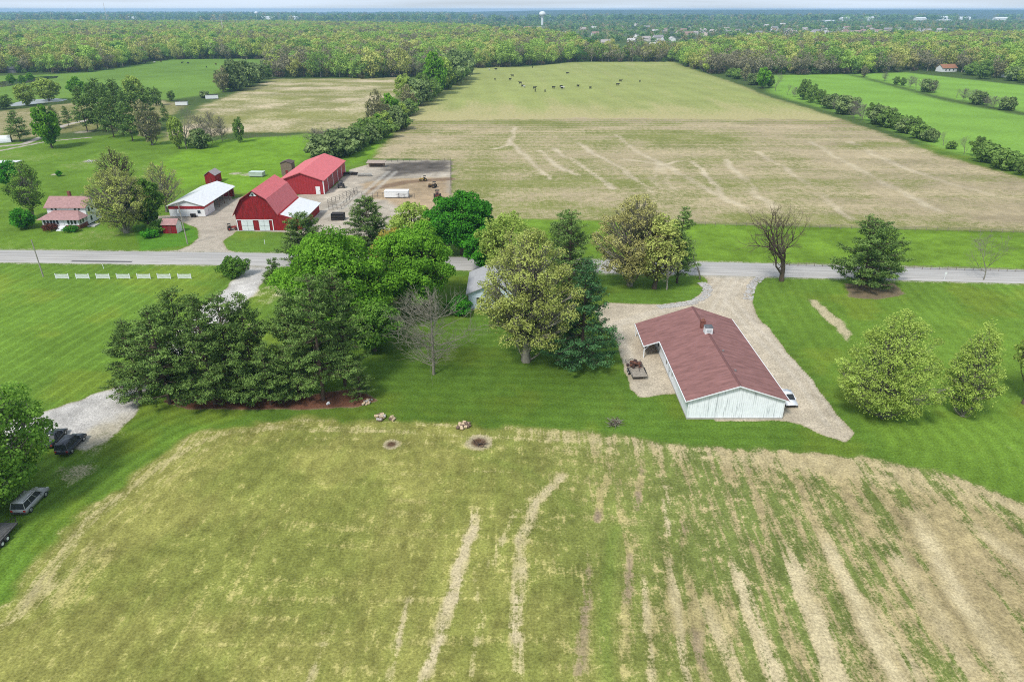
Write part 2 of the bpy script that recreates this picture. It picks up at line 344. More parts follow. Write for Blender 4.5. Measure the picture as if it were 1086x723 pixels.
# verge strip beyond the road
blend(pm(VERGE, 1.2, 1.0), c3(.13, .22, .024)*(1+.7*(nC-.5)+.5*(nB-.5))[:, None], c3(.22, .2, .09), .03, 0, 8)
blend(sstep(1.2, 0, seg_dist(X, Y, PX((740, 237), (1086, 246.5), (1250, 251))))*.7, wv=.7, bcol=c3(.13, .10, .07)*np.ones((len(X), 1)))

# mowing stripes on the lawns
lawnmask = (cls == 1)
rgnL = sstep(-35, -45, X)*sstep(157, 153, Y)
a = PX((0, 385), (150, 300)); dxy = np.array(a[1])-np.array(a[0]); dxy /= np.hypot(*dxy); nrm = np.array([-dxy[1], dxy[0]])
q = X*nrm[0]+Y*nrm[1] + 1.2*(nB-.5)
sL = (sstep(.62, .98, np.abs(((q/2.6) % 1)*2-1))*1.1 - .12*(np.sin(q*np.pi*2/5.2) > 0))*(.5+1.0*fbm(X, Y, 25, 33, 3))
cc = PX((800, 310), (830, 368), (905, 459)); dd, tt, _ = seg_dist(X, Y, [PX((740, 150))[0]] + cc, True)
rgnR = sstep(50, 54, X)
sR = np.sin(dd*2*np.pi/2.3 + 2*(nB-.5))*.35
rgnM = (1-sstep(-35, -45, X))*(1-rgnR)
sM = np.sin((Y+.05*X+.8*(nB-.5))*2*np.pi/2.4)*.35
stripe = (sL*rgnL*.19 + (sR*rgnR*.22 + sM*rgnM*.18)*(.2+1.5*fbm(X, Y, 22, 34, 4)))*lawnmask
fieldsd = poly_sd(X, Y, FIELD)
leftedge = sstep(24, 20, -fieldsd)*sstep(-38, -44, X)*sstep(96, 92, Y)
sE = np.sin(fieldsd*2*np.pi/2.2 + 1.5*(nB-.5))*.5
stripe = stripe*(1-leftedge) + sE*.22*leftedge
veg = veg*(1+stripe*1.15)[:, None]
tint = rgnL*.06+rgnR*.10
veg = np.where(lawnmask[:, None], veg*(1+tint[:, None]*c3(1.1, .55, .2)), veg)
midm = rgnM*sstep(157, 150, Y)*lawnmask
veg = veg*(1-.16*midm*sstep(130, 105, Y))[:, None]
blend(pm(BARE_R, .8, .8), None, c3(.42, .36, .22)*np.ones((len(X), 1)), .75)
# wheel tracks in the right lawn
for pts in (((1040, 455), (1065, 470), (1090, 490)), ((1052, 400), (1086, 425), (1150, 470)), ((1030, 470), (1060, 490), (1100, 505))):
    blend(sstep(.5, .1, seg_dist(X, Y, PX(*pts)))*.5, None, c3(.28, .26, .13)*np.ones((len(X), 1)), .6)
blend(pm(PX((266, 312), (300, 290), (310, 300), (285, 330), (262, 345)), 2, 3), None, c3(.40, .36, .22)*np.ones((len(X), 1)), .42+.6*(nC-.5))

# the mown hay field in the foreground
m = sstep(-.9, .9, fieldsd + 2.0*(nC-.5)*2)
ctr = (-4, 30)
fine = fbm(X*1.2, Y*.22, 3.2, 81, 4); fleck = vnoise(X/.45, Y/.8, 15)
pas = np.sin((X*.96-Y*.2+3*nB)*2*np.pi/3.1)
right = sstep(-6, 30, X + .1*(Y-60)); far_ = sstep(66, 88, Y)
vA = c3(.245, .24, .065); vB = c3(.15, .19, .036); vC = c3(.155, .19, .05)
mixg = sstep(.35, .65, fbm(X, Y, 11, 91, 4)+.12*pas*.4)
vcol = vA*(1-mixg*.45)[:, None] + vB*(mixg*.45)[:, None]
vcol = vcol*(1-right[:, None]) + vC*right[:, None]
vcol = vcol*(1+.6*(nC-.5)+.05*pas+.35*(fleck-.5)+.25*(nB-.5))[:, None]
bcol = (c3(.32, .29, .10)*(1-right[:, None]) + c3(.34, .275, .14)*right[:, None])*(1+.45*(nC-.5)+.5*(fleck-.5))[:, None]; strip = np.zeros(len(X))
wob = 1.6*(fbm(X, Y, 18, 93, 3)-.5)
cL = -fieldsd + wob+.8*(nB-.5); cR = X - .09*(Y-60) + wob*.6
pnL = .5*vnoise(cL/.42, (X-Y)/7.+nC, 94)+.5*vnoise(cL/1.3, (X-Y)/14.+nC, 95); pnR = .5*vnoise(cR/.38, Y/6.+1.2*nC, 96)+.5*vnoise(cR/1.2, Y/12.+nC, 97)
pn = pnL*(1-right)+pnR*right; bcol0 = (1-right)[:, None]
wv = .15+.01*right+.22*(nB-.45)+1.0*(pn-.5)*(.75+.5*right)+.25*(fine-.5)+.25*(nC-.5)+.35*sstep(.72, .95, fleck) + .17*right + .08*sstep(8, 0, np.abs(fieldsd-2.5)) + .12*sstep(4, 0, fieldsd)
wv = wv + .06*right*far_ + .13*sstep(18, 52, X)
veg_ = 0; vcol = vcol*1.0; curv = np.sin((fieldsd + 1.5*nB)*2*np.pi/2.6)
wv = wv + .09*curv*(1-right)
STRIPS = [  # (points, half width m, strength, colour 0 straw 1 dark)
 (((510,528),(492,590),(470,660),(448,730)),.95,.95,0), (((500,585),(510,650),(500,730)),.5,.35,0), (((447,600),(430,650),(408,730)),.6,.5,0),(((355,640),(325,730)),.6,.45,0),
 (((612,488),(590,512),(568,535),(553,570),(548,650),(550,730)),.95,.8,0), (((590,500),(545,545),(520,600)),.7,.35,0), (((650,484),(640,520),(632,552)),.65,.85,1), (((628,565),(620,640),(614,730)),.9,.7,1),
 (((679,482),(678,540)),.6,.85,1), (((670,560),(664,640),(664,730)),.7,.75,1), (((698,490),(706,530),(709,566)),.7,.7,0), (((683,590),(690,730)),.6,.6,0),
 (((709,575),(716,640),(730,730)),.65,.8,0), (((722,535),(731,611),(748,730)),.8,.75,1), (((735,620),(752,650),(790,730)),1.0,.55,0), (((780,575),(791,641),(828,730)),1.25,.9,0),
 (((830,565),(857,641),(890,730)),1.5,.95,0), (((867,552),(902,626),(955,730)),1.15,1.0,0), (((885,600),(930,660),(985,730)),1.4,.5,0), (((965,530),(1007,616),(1090,740)),1.5,.8,0), (((1010,543),(1043,565),(1100,610)),1.2,.7,0), (((990,500),(1060,530),(1120,560)),1.3,.6,0),
 (((930,560),(985,640),(1040,730)),1.4,.5,0),(((800,480),(870,492),(950,510)),2.2,.35,0),(((380,470),(420,505),(540,500)),.8,.25,0)]
wx = X + .5*(vnoise(X/1.6, Y/3.5, 5)-.5); wy = Y
dark = np.zeros(len(X))
for pts, hw, s, kd in STRIPS:
    d, tt_, _ = seg_dist(wx, wy, PX(*pts), True); mk = sstep(hw*1.25, hw*.15, d)*s*(.72+.5*vnoise(X/1.6+s*50, Y/3.0, 7))*sstep(0, 7, tt_)*(.75+.5*vnoise(X/5, Y/9+s*20, 12))
    wv = wv + mk*.62; strip = np.maximum(strip, mk*(1-kd))
    if kd: dark = np.maximum(dark, mk*sstep(.38, .6, vnoise(X/2.3, Y/3.5+s*9, 8)))
for (px, py), r in (((860, 487), 5.5), ((735, 650), 5), ((1040, 640), 9), ((1000, 560), 7), ((60, 625), 4), ((105, 590), 3)):
    cx, cy = at(px, py); wv = wv + .42*sstep(r*1.4, r*.2, np.hypot(X-cx, (Y-cy)*1.2))*(.5+nB)
strip = (np.maximum(strip, sstep(5, 1, np.abs(fieldsd-1.5))*.35)*(.55+.9*vnoise(X/.5, Y/1.3, 16)))[:, None]; strip = np.clip(strip, 0, 1); bcol = bcol*(1-strip) + c3(.50, .42, .25)*strip
dk = dark[:, None]*.95
bcol = bcol*(1-dk) + c3(.25, .185, .13)*dk
brn = (sstep(35, 60, X)*.35*sstep(.4, .7, nB))[:, None]; bcol = bcol*(1-brn)+c3(.30, .225, .14)*brn
green = sstep(.5, 1, 1-np.abs(seg_dist(wx, wy, PX((652, 560), (640, 640), (645, 730)))/2.5)) + sstep(.5, 1, 1-np.abs(seg_dist(wx, wy, PX((470, 470), (560, 500), (610, 540)))/2.5))*.5
green = np.clip(green, 0, 1)
vcol = vcol*(1-.35*green[:, None]) + c3(.12, .20, .03)*.35*green[:, None]; wv = wv - .2*green
blend(m, vcol, bcol, np.clip(wv, .0, 1.05), .75, 2)
for (px, py), rr in (((415, 471), .8), ((508, 469), 1.25)):
    cx, cy = at(px, py); d = np.hypot(X-cx, (Y-cy)*1.0)
    blend(sstep(rr*2.1, rr*1.0, d)*.9, None, c3(.40, .34, .22)*np.ones((len(X), 1)), 1.0)
    blend(sstep(rr*1.15, rr*.6, d), None, c3(.10, .06, .035)*np.ones((len(X), 1)), 1.25)

# hard surfaces
def hard(poly, col, soft, rag, c, ww=1.3):
    mk = pm(poly, soft, rag)
    blend(mk, None, col, None, 0); blend(mk, wv=ww, c=c)
trk = fbm(X*.8, Y*.12, 4, 21, 3)
hard(YARD, c3(.40, .35, .28)*(1+.3*(nC-.5)+.3*(nB-.5))[:, None], .5, .6, 6, 1.25)
wy_ = PX((345, 205), (420, 180), (476, 180), (440, 250), (335, 245)); hard(wy_, c3(.39, .34, .27)*(1+.9*(nC-.5)+.6*(nB-.5))[:, None], 2, 3, 6, 1.2)
hard(DIRT, c3(.36, .27, .17)*(1+.6*(nC-.5)+.6*(nB-.5))[:, None], 1.5, 2, 6, 1.2)
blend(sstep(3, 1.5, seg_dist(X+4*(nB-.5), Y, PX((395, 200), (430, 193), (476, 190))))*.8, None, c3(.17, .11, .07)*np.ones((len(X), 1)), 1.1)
hard(PAD, c3(.11, .095, .08)*(1+1.0*(nC-.5)+1.0*(nB-.5))[:, None], 3, 4, 6, 1.1)
for pts in (((340, 225), (385, 205), (412, 182)), ((345, 230), (392, 207), (420, 182))):
    blend(sstep(1.1, .4, seg_dist(X, Y, PX(*pts)))*.45, None, c3(.50, .47, .41)*np.ones((len(X), 1)), 1.2)
blend(pm(PX((165, 236), (196, 237), (208, 243), (209, 252), (200, 260), (150, 266), (140, 240)), .5, .4), c3(.085, .2, .02)*(1+.4*(nC-.5))[:, None], None, .02, 0, 1)
hard(DRIVE, (c3(.45, .385, .29)*(1+.35*(nC-.5)+.35*(trk-.5)+.2*(nB-.5))[:, None]), .35, .55, 5)
for pts in (((792, 287), (772, 315), (800, 350), (850, 400), (885, 450)), ((775, 287), (740, 320), (690, 332), (650, 345), (668, 390)), ((783, 287), (765, 318), (760, 330))):
    for off in (-1.0, 1.0):
        blend(sstep(.75, .2, seg_dist(X+off, Y, PX(*pts)))*.45*(cls == 5), None, c3(.53, .47, .38)*np.ones((len(X), 1)), 1.25)
hard(LOT, (c3(.47, .445, .41)*(1+.7*(nC-.5)+.3*(nB-.5))[:, None]), .6, .9, 7)
blend(pm(PX((95, 458), (140, 440), (120, 478), (70, 520), (60, 510)), 2, 3)*.75, None, c3(.38, .33, .22)*np.ones((len(X), 1)), .55+.8*(nC-.5))
blend(pm(MULCH, .4, .5)*1.0, None, c3(.14, .065, .04)*(1+.5*(nC-.5))[:, None], 1.25)
blend(pm(PX((893, 300), (945, 298), (960, 312), (930, 318), (900, 315)), .6, 1)*.9, None, c3(.17, .13, .08)*np.ones((len(X), 1)), .9)  # brown shade by the wide roadside pine, painted into the ground colour
for P in (PX((-10, 196), (60, 193), (90, 182), (96, 178), (140, 172), (140, 176), (100, 182), (60, 197), (-10, 202)),):
    hard([(a, b) for a, b in P], c3(.33, .31, .27)*np.ones((len(X), 1)), .5, .5, 6, .0)
for pts, wd in ((((-20, 157), (25, 153), (50, 143), (68, 133), (95, 127)), 1.6), (((0, 160), (50, 150), (95, 146)), 1.0)):
    blend(sstep(wd*1.3, wd*.8, seg_dist(X, Y, PX(*pts))), None, c3(.40, .36, .31)*np.ones((len(X), 1)), 1.1)
for (px, py), r in (((95, 171), 3), ((60, 185), 2.5), ((265, 185), 4), ((250, 184), 3), ((88, 140), 5), ((155, 143), 5)):
    cx, cy = at(px, py); blend(sstep(r*1.3, r*.4, np.hypot(X-cx, Y-cy)), None, c3(.38, .34, .26)*np.ones((len(X), 1)), .62)

veg = np.clip(veg, .005, .8); bare = np.clip(bare, .005, .8)
dR = seg_dist(X, Y, ROAD_C)
blend(sstep(6.6, 5.2, dR + .5*(nC-.5))*.8, None, c3(.36, .33, .27)*np.ones((len(X), 1)), .58)

nvx = NU+1
I = (np.arange(NYR)[:, None]*nvx + np.arange(NU)[None, :]).ravel()
quads = np.stack([I, I+1, I+1+nvx, I+nvx], 1)
fc = cls[I]
V3 = np.stack([X, Y, np.zeros(len(X))], 1)
def ground_piece(name, sel):
    q = quads[sel]; u, inv = np.unique(q, return_inverse=True)
    me = mesh_np(name, V3[u], inv.reshape(q.shape), [GROUND])
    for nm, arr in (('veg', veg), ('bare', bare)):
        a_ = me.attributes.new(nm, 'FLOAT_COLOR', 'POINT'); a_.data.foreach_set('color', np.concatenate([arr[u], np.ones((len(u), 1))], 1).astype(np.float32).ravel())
    for nm, arr in (('w', w), ('dir', dirn)):
        a_ = me.attributes.new(nm, 'FLOAT', 'POINT'); a_.data.foreach_set('value', arr[u].astype(np.float32))
    return tag(link(name, me), kind='structure')
for ci, nm in enumerate(CLS):
    s_ = fc == ci
    if s_.any(): ground_piece(nm, s_)
def coarse(name, xs, ys):
    XX, YY = np.meshgrid(xs, ys, indexing='xy'); n = len(xs)
    I = (np.arange(len(ys)-1)[:, None]*n + np.arange(n-1)[None, :]).ravel()
    return XX.ravel(), YY.ravel(), np.stack([I, I+1, I+1+n, I+n], 1)
# the rest of the plain: behind, beside and far beyond (woodland floor), out to the horizon
pl, t_, b_ = newmat('plain'); 
n_ = t_.nodes.new('ShaderNodeTexNoise'); n_.inputs['Scale'].default_value = .004; n_.inputs['Detail'].default_value = 10
g_ = t_.nodes.new('ShaderNodeNewGeometry'); r_ = t_.nodes.new('ShaderNodeValToRGB')
r_.color_ramp.elements[0].color = (.035, .055, .02, 1); r_.color_ramp.elements[0].position = .35; r_.color_ramp.elements[1].color = (.12, .16, .05, 1); r_.color_ramp.elements[1].position = .7
t_.links.new(g_.outputs['Position'], n_.inputs['Vector']); t_.links.new(n_.outputs['Fac'], r_.inputs[0]); t_.links.new(r_.outputs[0], b_.inputs['Base Color']); b_.inputs['Roughness'].default_value = 1
mb = MB()
a0, a1 = 1.3*(Y0+6), 1.3*(Y1+6); yt = float(yy[-1]); a1 = 1.3*(yt+6); BG = 11500.0
mb.add([(-BG, -400, 0), (BG, -400, 0), (BG, Y0, 0), (a0, Y0, 0), (-a0, Y0, 0), (-BG, Y0, 0), (a1, yt, 0), (BG, yt, 0), (-a1, yt, 0), (-BG, yt, 0), (BG, 11500, 0), (-BG, 11500, 0)],
       [(0, 1, 2, 3, 4, 5), (3, 2, 7, 6), (5, 4, 8, 9), (9, 8, 6, 7, 10, 11)])
tag(mb.build('plain', pl), kind='structure')

# ------------------------------------------------------------------ road: a low crowned sheet with worn asphalt, seams and shoulders
def ribbon(name, center, half, z, mat, step=4.0, prof=None):
    P = [Vector((a, b, 0)) for a, b in center]; pts = []
    for p, q in zip(P[:-1], P[1:]):
        n = max(1, int((q-p).length/step)); pts += [p.lerp(q, i/n) for i in range(n)]
    pts.append(P[-1]); V = []; Fq = []; prof = prof or [(-half, z-.06), (-half+.15, z), (0, z+.03), (half-.15, z), (half, z-.06)]
    UV = []; s = 0
    for i, p in enumerate(pts):
        d = (pts[min(i+1, len(pts)-1)] - pts[max(i-1, 0)]).normalized(); nr = Vector((-d.y, d.x, 0))
        if i: s += (p-pts[i-1]).length
        for o, zz in prof: V.append((*(p+nr*o).xy, zz)); UV.append((s, o))
    k = len(prof)
    for i in range(len(pts)-1):
        for j in range(k-1): Fq.append((i*k+j, (i+1)*k+j, (i+1)*k+j+1, i*k+j+1))
    me = mesh_np(name, V, Fq, [mat])
    a_ = me.attributes.new('along', 'FLOAT', 'POINT'); a_.data.foreach_set('value', np.array([u[0] for u in UV], np.float32))
    a_ = me.attributes.new('across', 'FLOAT', 'POINT'); a_.data.foreach_set('value', np.array([u[1] for u in UV], np.float32))
    return link(name, me)
def road_material():
    m, t, b = newmat('road_surface'); L = t.links.new
    al = t.nodes.new('ShaderNodeAttribute'); al.attribute_name = 'along'; ac = t.nodes.new('ShaderNodeAttribute'); ac.attribute_name = 'across'
    cb = t.nodes.new('ShaderNodeCombineXYZ'); L(al.outputs['Fac'], cb.inputs[0]); L(ac.outputs['Fac'], cb.inputs[1])
    mpn = t.nodes.new('ShaderNodeMapping'); mpn.inputs['Scale'].default_value = (.06, 1.2, 1); L(cb.outputs[0], mpn.inputs[0])
    n = t.nodes.new('ShaderNodeTexNoise'); n.inputs['Scale'].default_value = 1; n.inputs['Detail'].default_value = 8; n.inputs['Roughness'].default_value = .6; L(mpn.outputs[0], n.inputs['Vector'])
    n2 = t.nodes.new('ShaderNodeTexNoise'); n2.inputs['Scale'].default_value = 5; n2.inputs['Detail'].default_value = 4; L(cb.outputs[0], n2.inputs['Vector'])
    ramp = t.nodes.new('ShaderNodeValToRGB'); ramp.color_ramp.elements[0].position = .3; ramp.color_ramp.elements[0].color = (.31, .295, .275, 1); ramp.color_ramp.elements[1].position = .7; ramp.color_ramp.elements[1].color = (.48, .46, .43, 1)
    L(n.outputs['Fac'], ramp.inputs[0])
    def M(op, a, bb, cc=None):
        q = t.nodes.new('ShaderNodeMath'); q.operation = op
        for i, v in enumerate((a, bb, cc)):
            if v is None: continue
            if isinstance(v, (int, float)): q.inputs[i].default_value = v
            else: L(v, q.inputs[i])
        return q.outputs[0]
    wob = M('MULTIPLY', M('SUBTRACT', n2.outputs['Fac'], .5), .25)
    a_ = M('ADD', M('ABSOLUTE', ac.outputs['Fac'], 0), wob)
    dist = lambda c: M('ABSOLUTE', M('SUBTRACT', a_, c), 0)
    seam = M('LESS_THAN', M('MINIMUM', dist(0.02), dist(2.95)), .07)
    track = M('MULTIPLY', M('SUBTRACT', 1, M('MINIMUM', M('MULTIPLY', dist(1.7), 1.6), 1)), .14)
    fac = M('ADD', M('MULTIPLY', seam, .38), track)
    x = t.nodes.new('ShaderNodeMix'); x.data_type = 'RGBA'; L(fac, x.inputs[0]); L(ramp.outputs[0], x.inputs[6]); x.inputs[7].default_value = (.15, .14, .13, 1)
    x2 = t.nodes.new('ShaderNodeMix'); x2.data_type = 'RGBA'; x2.blend_type = 'MULTIPLY'; x2.inputs[0].default_value = 1; L(x.outputs[2], x2.inputs[6]); L(M('MULTIPLY_ADD', n2.outputs['Fac'], .3, .85), x2.inputs[7])
    L(x2.outputs[2], b.inputs['Base Color']); b.inputs['Roughness'].default_value = .9; b.inputs['Specular IOR Level'].default_value = .2
    return m
ROADM = road_material()
tag(ribbon('road', ROAD_C, 4.6, .07, ROADM), kind='structure')
tag(ribbon('road_patch', [at(76, 277.2), at(140, 278)], .5, .09, paint('asphalt_patch', (.13, .125, .12), .9, .2), prof=[(-.45, .112), (.45, .118)]), kind='structure')
# ------------------------------------------------------------------ trees
def ordw(n):
    ones = ['', 'first', 'second', 'third', 'fourth', 'fifth', 'sixth', 'seventh', 'eighth', 'ninth', 'tenth', 'eleventh', 'twelfth', 'thirteenth', 'fourteenth', 'fifteenth', 'sixteenth', 'seventeenth', 'eighteenth', 'nineteenth']
    tens = ['', '', 'twenty', 'thirty', 'forty', 'fifty', 'sixty', 'seventy', 'eighty', 'ninety']; pre = ''
    if n >= 100: pre = ['', 'hundred', 'two-hundred', 'three-hundred'][n//100]; n %= 100; pre = pre+'th' if n == 0 else pre+'-'
    if n == 0: return pre
    if n < 20: return pre+ones[n]
    return pre + (tens[n//10][:-1]+'ieth' if n % 10 == 0 else tens[n//10]+'-'+ones[n % 10])
GAINS = {'woods': 1.75, 'young': 1.85, 'tan': 1.6, 'yellow': 1.6, 'bright': 1.3, 'pine': 1.9, 'spruce': 1.7, 'far': 2.1, 'scrub': 1.5, 'grey': 1.6}
def leaf_material(name, dark, light, trans=.35, rnd=.12):
    gain = GAINS.get(name.split('_')[0], 1.3); dark = tuple(min(.7, c*gain) for c in dark); light = tuple(min(.75, c*gain) for c in light)
    m, t, b = newmat(name); L = t.links.new
    a = t.nodes.new('ShaderNodeAttribute'); a.attribute_name = 'v'
    x = t.nodes.new('ShaderNodeMix'); x.data_type = 'RGBA'; x.inputs[6].default_value = (*dark, 1); x.inputs[7].default_value = (*light, 1); L(a.outputs['Fac'], x.inputs[0])
    oi = t.nodes.new('ShaderNodeObjectInfo')
    r = t.nodes.new('ShaderNodeMapRange'); r.inputs[3].default_value = 1-rnd; r.inputs[4].default_value = 1+rnd; L(oi.outputs['Random'], r.inputs[0])
    x2 = t.nodes.new('ShaderNodeMix'); x2.data_type = 'RGBA'; x2.blend_type = 'MULTIPLY'; x2.inputs[0].default_value = 1; L(x.outputs[2], x2.inputs[6]); L(r.outputs[0], x2.inputs[7])
    t.nodes.remove(b)
    d = t.nodes.new('ShaderNodeBsdfDiffuse'); tr = t.nodes.new('ShaderNodeBsdfTranslucent'); ms = t.nodes.new('ShaderNodeMixShader'); ms.inputs[0].default_value = trans
    L(x2.outputs[2], d.inputs['Color']); L(x2.outputs[2], tr.inputs['Color']); L(d.outputs[0], ms.inputs[1]); L(tr.outputs[0], ms.inputs[2])
    L(ms.outputs[0], t.nodes['Material Output'].inputs['Surface'])
    return m
BARK = paint('bark', (.115, .088, .065), .95, .3, 3, .4, 8, spec=.1)
BARKG = paint('grey_bark', (.225, .21, .165), .95, .3, 3, .4, 8, spec=.1)
BARKP = paint('pine_bark', (.10, .075, .058), .95, .3, 3, .4, 8, spec=.1)

def tubes(P0, P1, R0, R1, sides=5):
    P0, P1 = np.asarray(P0, float), np.asarray(P1, float); R0, R1 = np.asarray(R0), np.asarray(R1)
    d = P1-P0; d /= np.linalg.norm(d, axis=1, keepdims=True)+1e-9
    ref = np.where(np.abs(d[:, 2:3]) < .9, [[0, 0, 1.]], [[1., 0, 0]])
    a = np.cross(d, ref); a /= np.linalg.norm(a, axis=1, keepdims=True); b = np.cross(d, a)
    n = len(P0); V = np.zeros((n, 2, sides, 3))
    for i in range(sides):
        t = 2*math.pi*i/sides; o = a*math.cos(t)+b*math.sin(t)
        V[:, 0, i] = P0+o*R0[:, None]; V[:, 1, i] = P1+o*R1[:, None]
    base = (np.arange(n)*2*sides)[:, None]; q = []
    for i in range(sides):
        j = (i+1) % sides; q.append(np.concatenate([base+i, base+j, base+sides+j, base+sides+i], 1))
    return V.reshape(-1, 3), np.concatenate(q, 0)
def leaves(C, size, rng, flat=0.0, aspect=1.0, outward=None, vv=None, vn=.18):
    """one small quad at every centre, random or partly flat orientation"""
    n = len(C); nrm = rng.normal(size=(n, 3)); nrm /= np.linalg.norm(nrm, axis=1, keepdims=True)
    if outward is not None: nrm = nrm*.75+outward
    nrm[:, 2] = nrm[:, 2]*(1-flat)+flat*1.2 + .25
    nrm /= np.linalg.norm(nrm, axis=1, keepdims=True)
    r = rng.normal(size=(n, 3)); a = np.cross(nrm, r); a /= np.linalg.norm(a, axis=1, keepdims=True)+1e-9; b = np.cross(nrm, a)
    s = size*(rng.uniform(.6, 1.3, n))[:, None]; a = a*s*.5; b = b*s*.5*aspect
    V = np.stack([C-a-b*.6, C+a*.7-b, C+a+b*.5, C-a*.5+b], 1).reshape(-1, 3)
    Q = np.arange(4*n).reshape(n, 4)
    v = rng.uniform(0, 1, n) if vv is None else np.clip(vv+rng.normal(0, vn, n), 0, 1)
    return V, Q, np.repeat(v, 4)
def leaf_mesh(name, V, Q, v, mat):
    me = mesh_np(name, V, Q, [mat]); a_ = me.attributes.new('v', 'FLOAT', 'POINT'); a_.data.foreach_set('value', v.astype(np.float32)); return me
def wood_mesh(name, segs, mat, sides=5):
    P0, P1, R0, R1 = (np.array([s[i] for s in segs]) for i in range(4))
    V, Q = tubes(P0, P1, R0, R1, sides); return mesh_np(name, V, Q, [mat], smooth=True)
def curve_segs(p0, p1, r0, r1, rng, n=4, wob=.08, sag=0.0):
    p0 = np.array(p0, float); p1 = np.array(p1, float); L = np.linalg.norm(p1-p0); out = []; prev = p0
    off = rng.normal(size=3)*L*wob
    for i in range(1, n+1):
        t = i/n; q = p0+(p1-p0)*t + off*math.sin(math.pi*t) + np.array([0, 0, sag*L*math.sin(math.pi*t)])
        out.append((prev, q, r0+(r1-r0)*(i-1)/n, r0+(r1-r0)*t)); prev = q
    return out

def broadleaf(h, w, cb, seed, leaf=.42, n=16000, nl=70, lump=.15, dens=1.0, egg=.5, split=1, sx=1.0, fork=.32, wood=1.0, gap=.0, outw=.6, cone=.25, vn=.18):
    """crown as many leaf clumps of uneven size round limbs; returns (leaf arrays, wood segments)"""
    rng = np.random.default_rng(seed); ch = h-cb
    segs = []; lumps = []
    tries = 0
    while len(lumps) < nl and tries < nl*30:
        tries += 1
        d = rng.normal(size=3); d /= np.linalg.norm(d)
        rr = rng.uniform(.3, 1)**.4
        z = d[2]*rr
        prof = (1-cone*max(z, 0)-.12*max(-z, 0)*egg*2)
        p = np.array([d[0]*rr*w/2*prof*sx, d[1]*rr*w/2*prof, cb+ch*egg + z*(ch*(1-egg) if z > 0 else ch*egg)])
        ang = math.atan2(p[1], p[0]); p[:2] *= 1+.13*math.sin(2*ang+seed)+.10*math.sin(3*ang+seed*2.1)
        r = w*lump*rng.uniform(.55, 1.25)
        if any(np.linalg.norm(p-q) < .55*(r+s) for q, s in lumps): continue
        lumps.append((p, r))
    tw = .028*h*wood; top = np.array([rng.normal()*.03*w, rng.normal()*.03*w, h*.72])
    trunk = []
    prev = np.zeros(3); NT = 8
    for i in range(1, NT+1):
        t = i/NT; q = top*t; q = q + np.array([math.sin(seed+t*4)*.012*h, math.cos(seed*1.7+t*3)*.012*h, 0])*t
        trunk.append((prev, q)); segs.append((prev, q, tw*(1-.82*(i-1)/NT)*(1.35 if i == 1 else 1), tw*(1-.82*t))); prev = q
    C = []; O = []; VV = []
    tot = sum(r*r for _, r in lumps)
    for p, r in lumps:
        t = np.clip((p[2]-cb)/ch*.7+.18-.25*np.hypot(p[0], p[1])/w, .12, .98)*1.0
        i = min(int(t*NT), NT-1); a0 = trunk[i][0]+(trunk[i][1]-trunk[i][0])*(t*NT-i)
        if a0[2] > p[2]-.05*h: a0 = trunk[max(0, i-2)][0]
        br = tw*rng.uniform(.22, .38)
        cs = curve_segs(a0, p, br, br*.3, rng, 4, .07, -.05); segs += cs
        for _ in range(int(5*wood)+2):
            d = rng.normal(size=3); d[2] = abs(d[2])*.6; d /= np.linalg.norm(d)
            s0 = cs[rng.integers(1, 4)][1]; segs += curve_segs(s0, p+d*r*rng.uniform(.6, 1.05), br*.3, .015, rng, 2, .08)
        m = int(n*r*r/tot); d = rng.normal(size=(m*2, 3)); d /= np.linalg.norm(d, axis=1, keepdims=True)
        keep = rng.uniform(size=m*2) < (.42+.58*(d[:, 2] > -.25)); d = d[keep][:m]
        rad = r*(rng.uniform(.25, 1, len(d))**.45)*(1+.18*np.sin(d[:, 0]*5+seed)*np.cos(d[:, 1]*4))
        c = p+d*rad[:, None]*[1, 1, .78]
        if gap: c = c[rng.uniform(size=len(c)) > gap*rng.uniform()]; d = d[:len(c)]
        C.append(c); O.append((c-p)/r); VV.append(np.full(len(c), rng.uniform(.2, .8)))
    m = int(n*(.10 if cone < .5 else .3)); d = rng.normal(size=(m, 3)); d /= np.linalg.norm(d, axis=1, keepdims=True)
    c = d*(rng.uniform(.2, 1.0, m)**.5)[:, None]*[w*.5*sx, w*.5, ch*.5]; c[:, :2] *= (.95-(.15 if cone < .5 else .45)*c[:, 2:3]/(ch*.5)); c = c+[0, 0, cb+ch*.5]; C.append(c); O.append(d); VV.append(np.full(m, .5))
    C = np.concatenate(C); O = np.concatenate(O); VV = np.concatenate(VV)
    k = C[:, 2] > .3
    return leaves(C[k], leaf, rng, .2, .8, O[k]*outw, VV[k], vn), segs
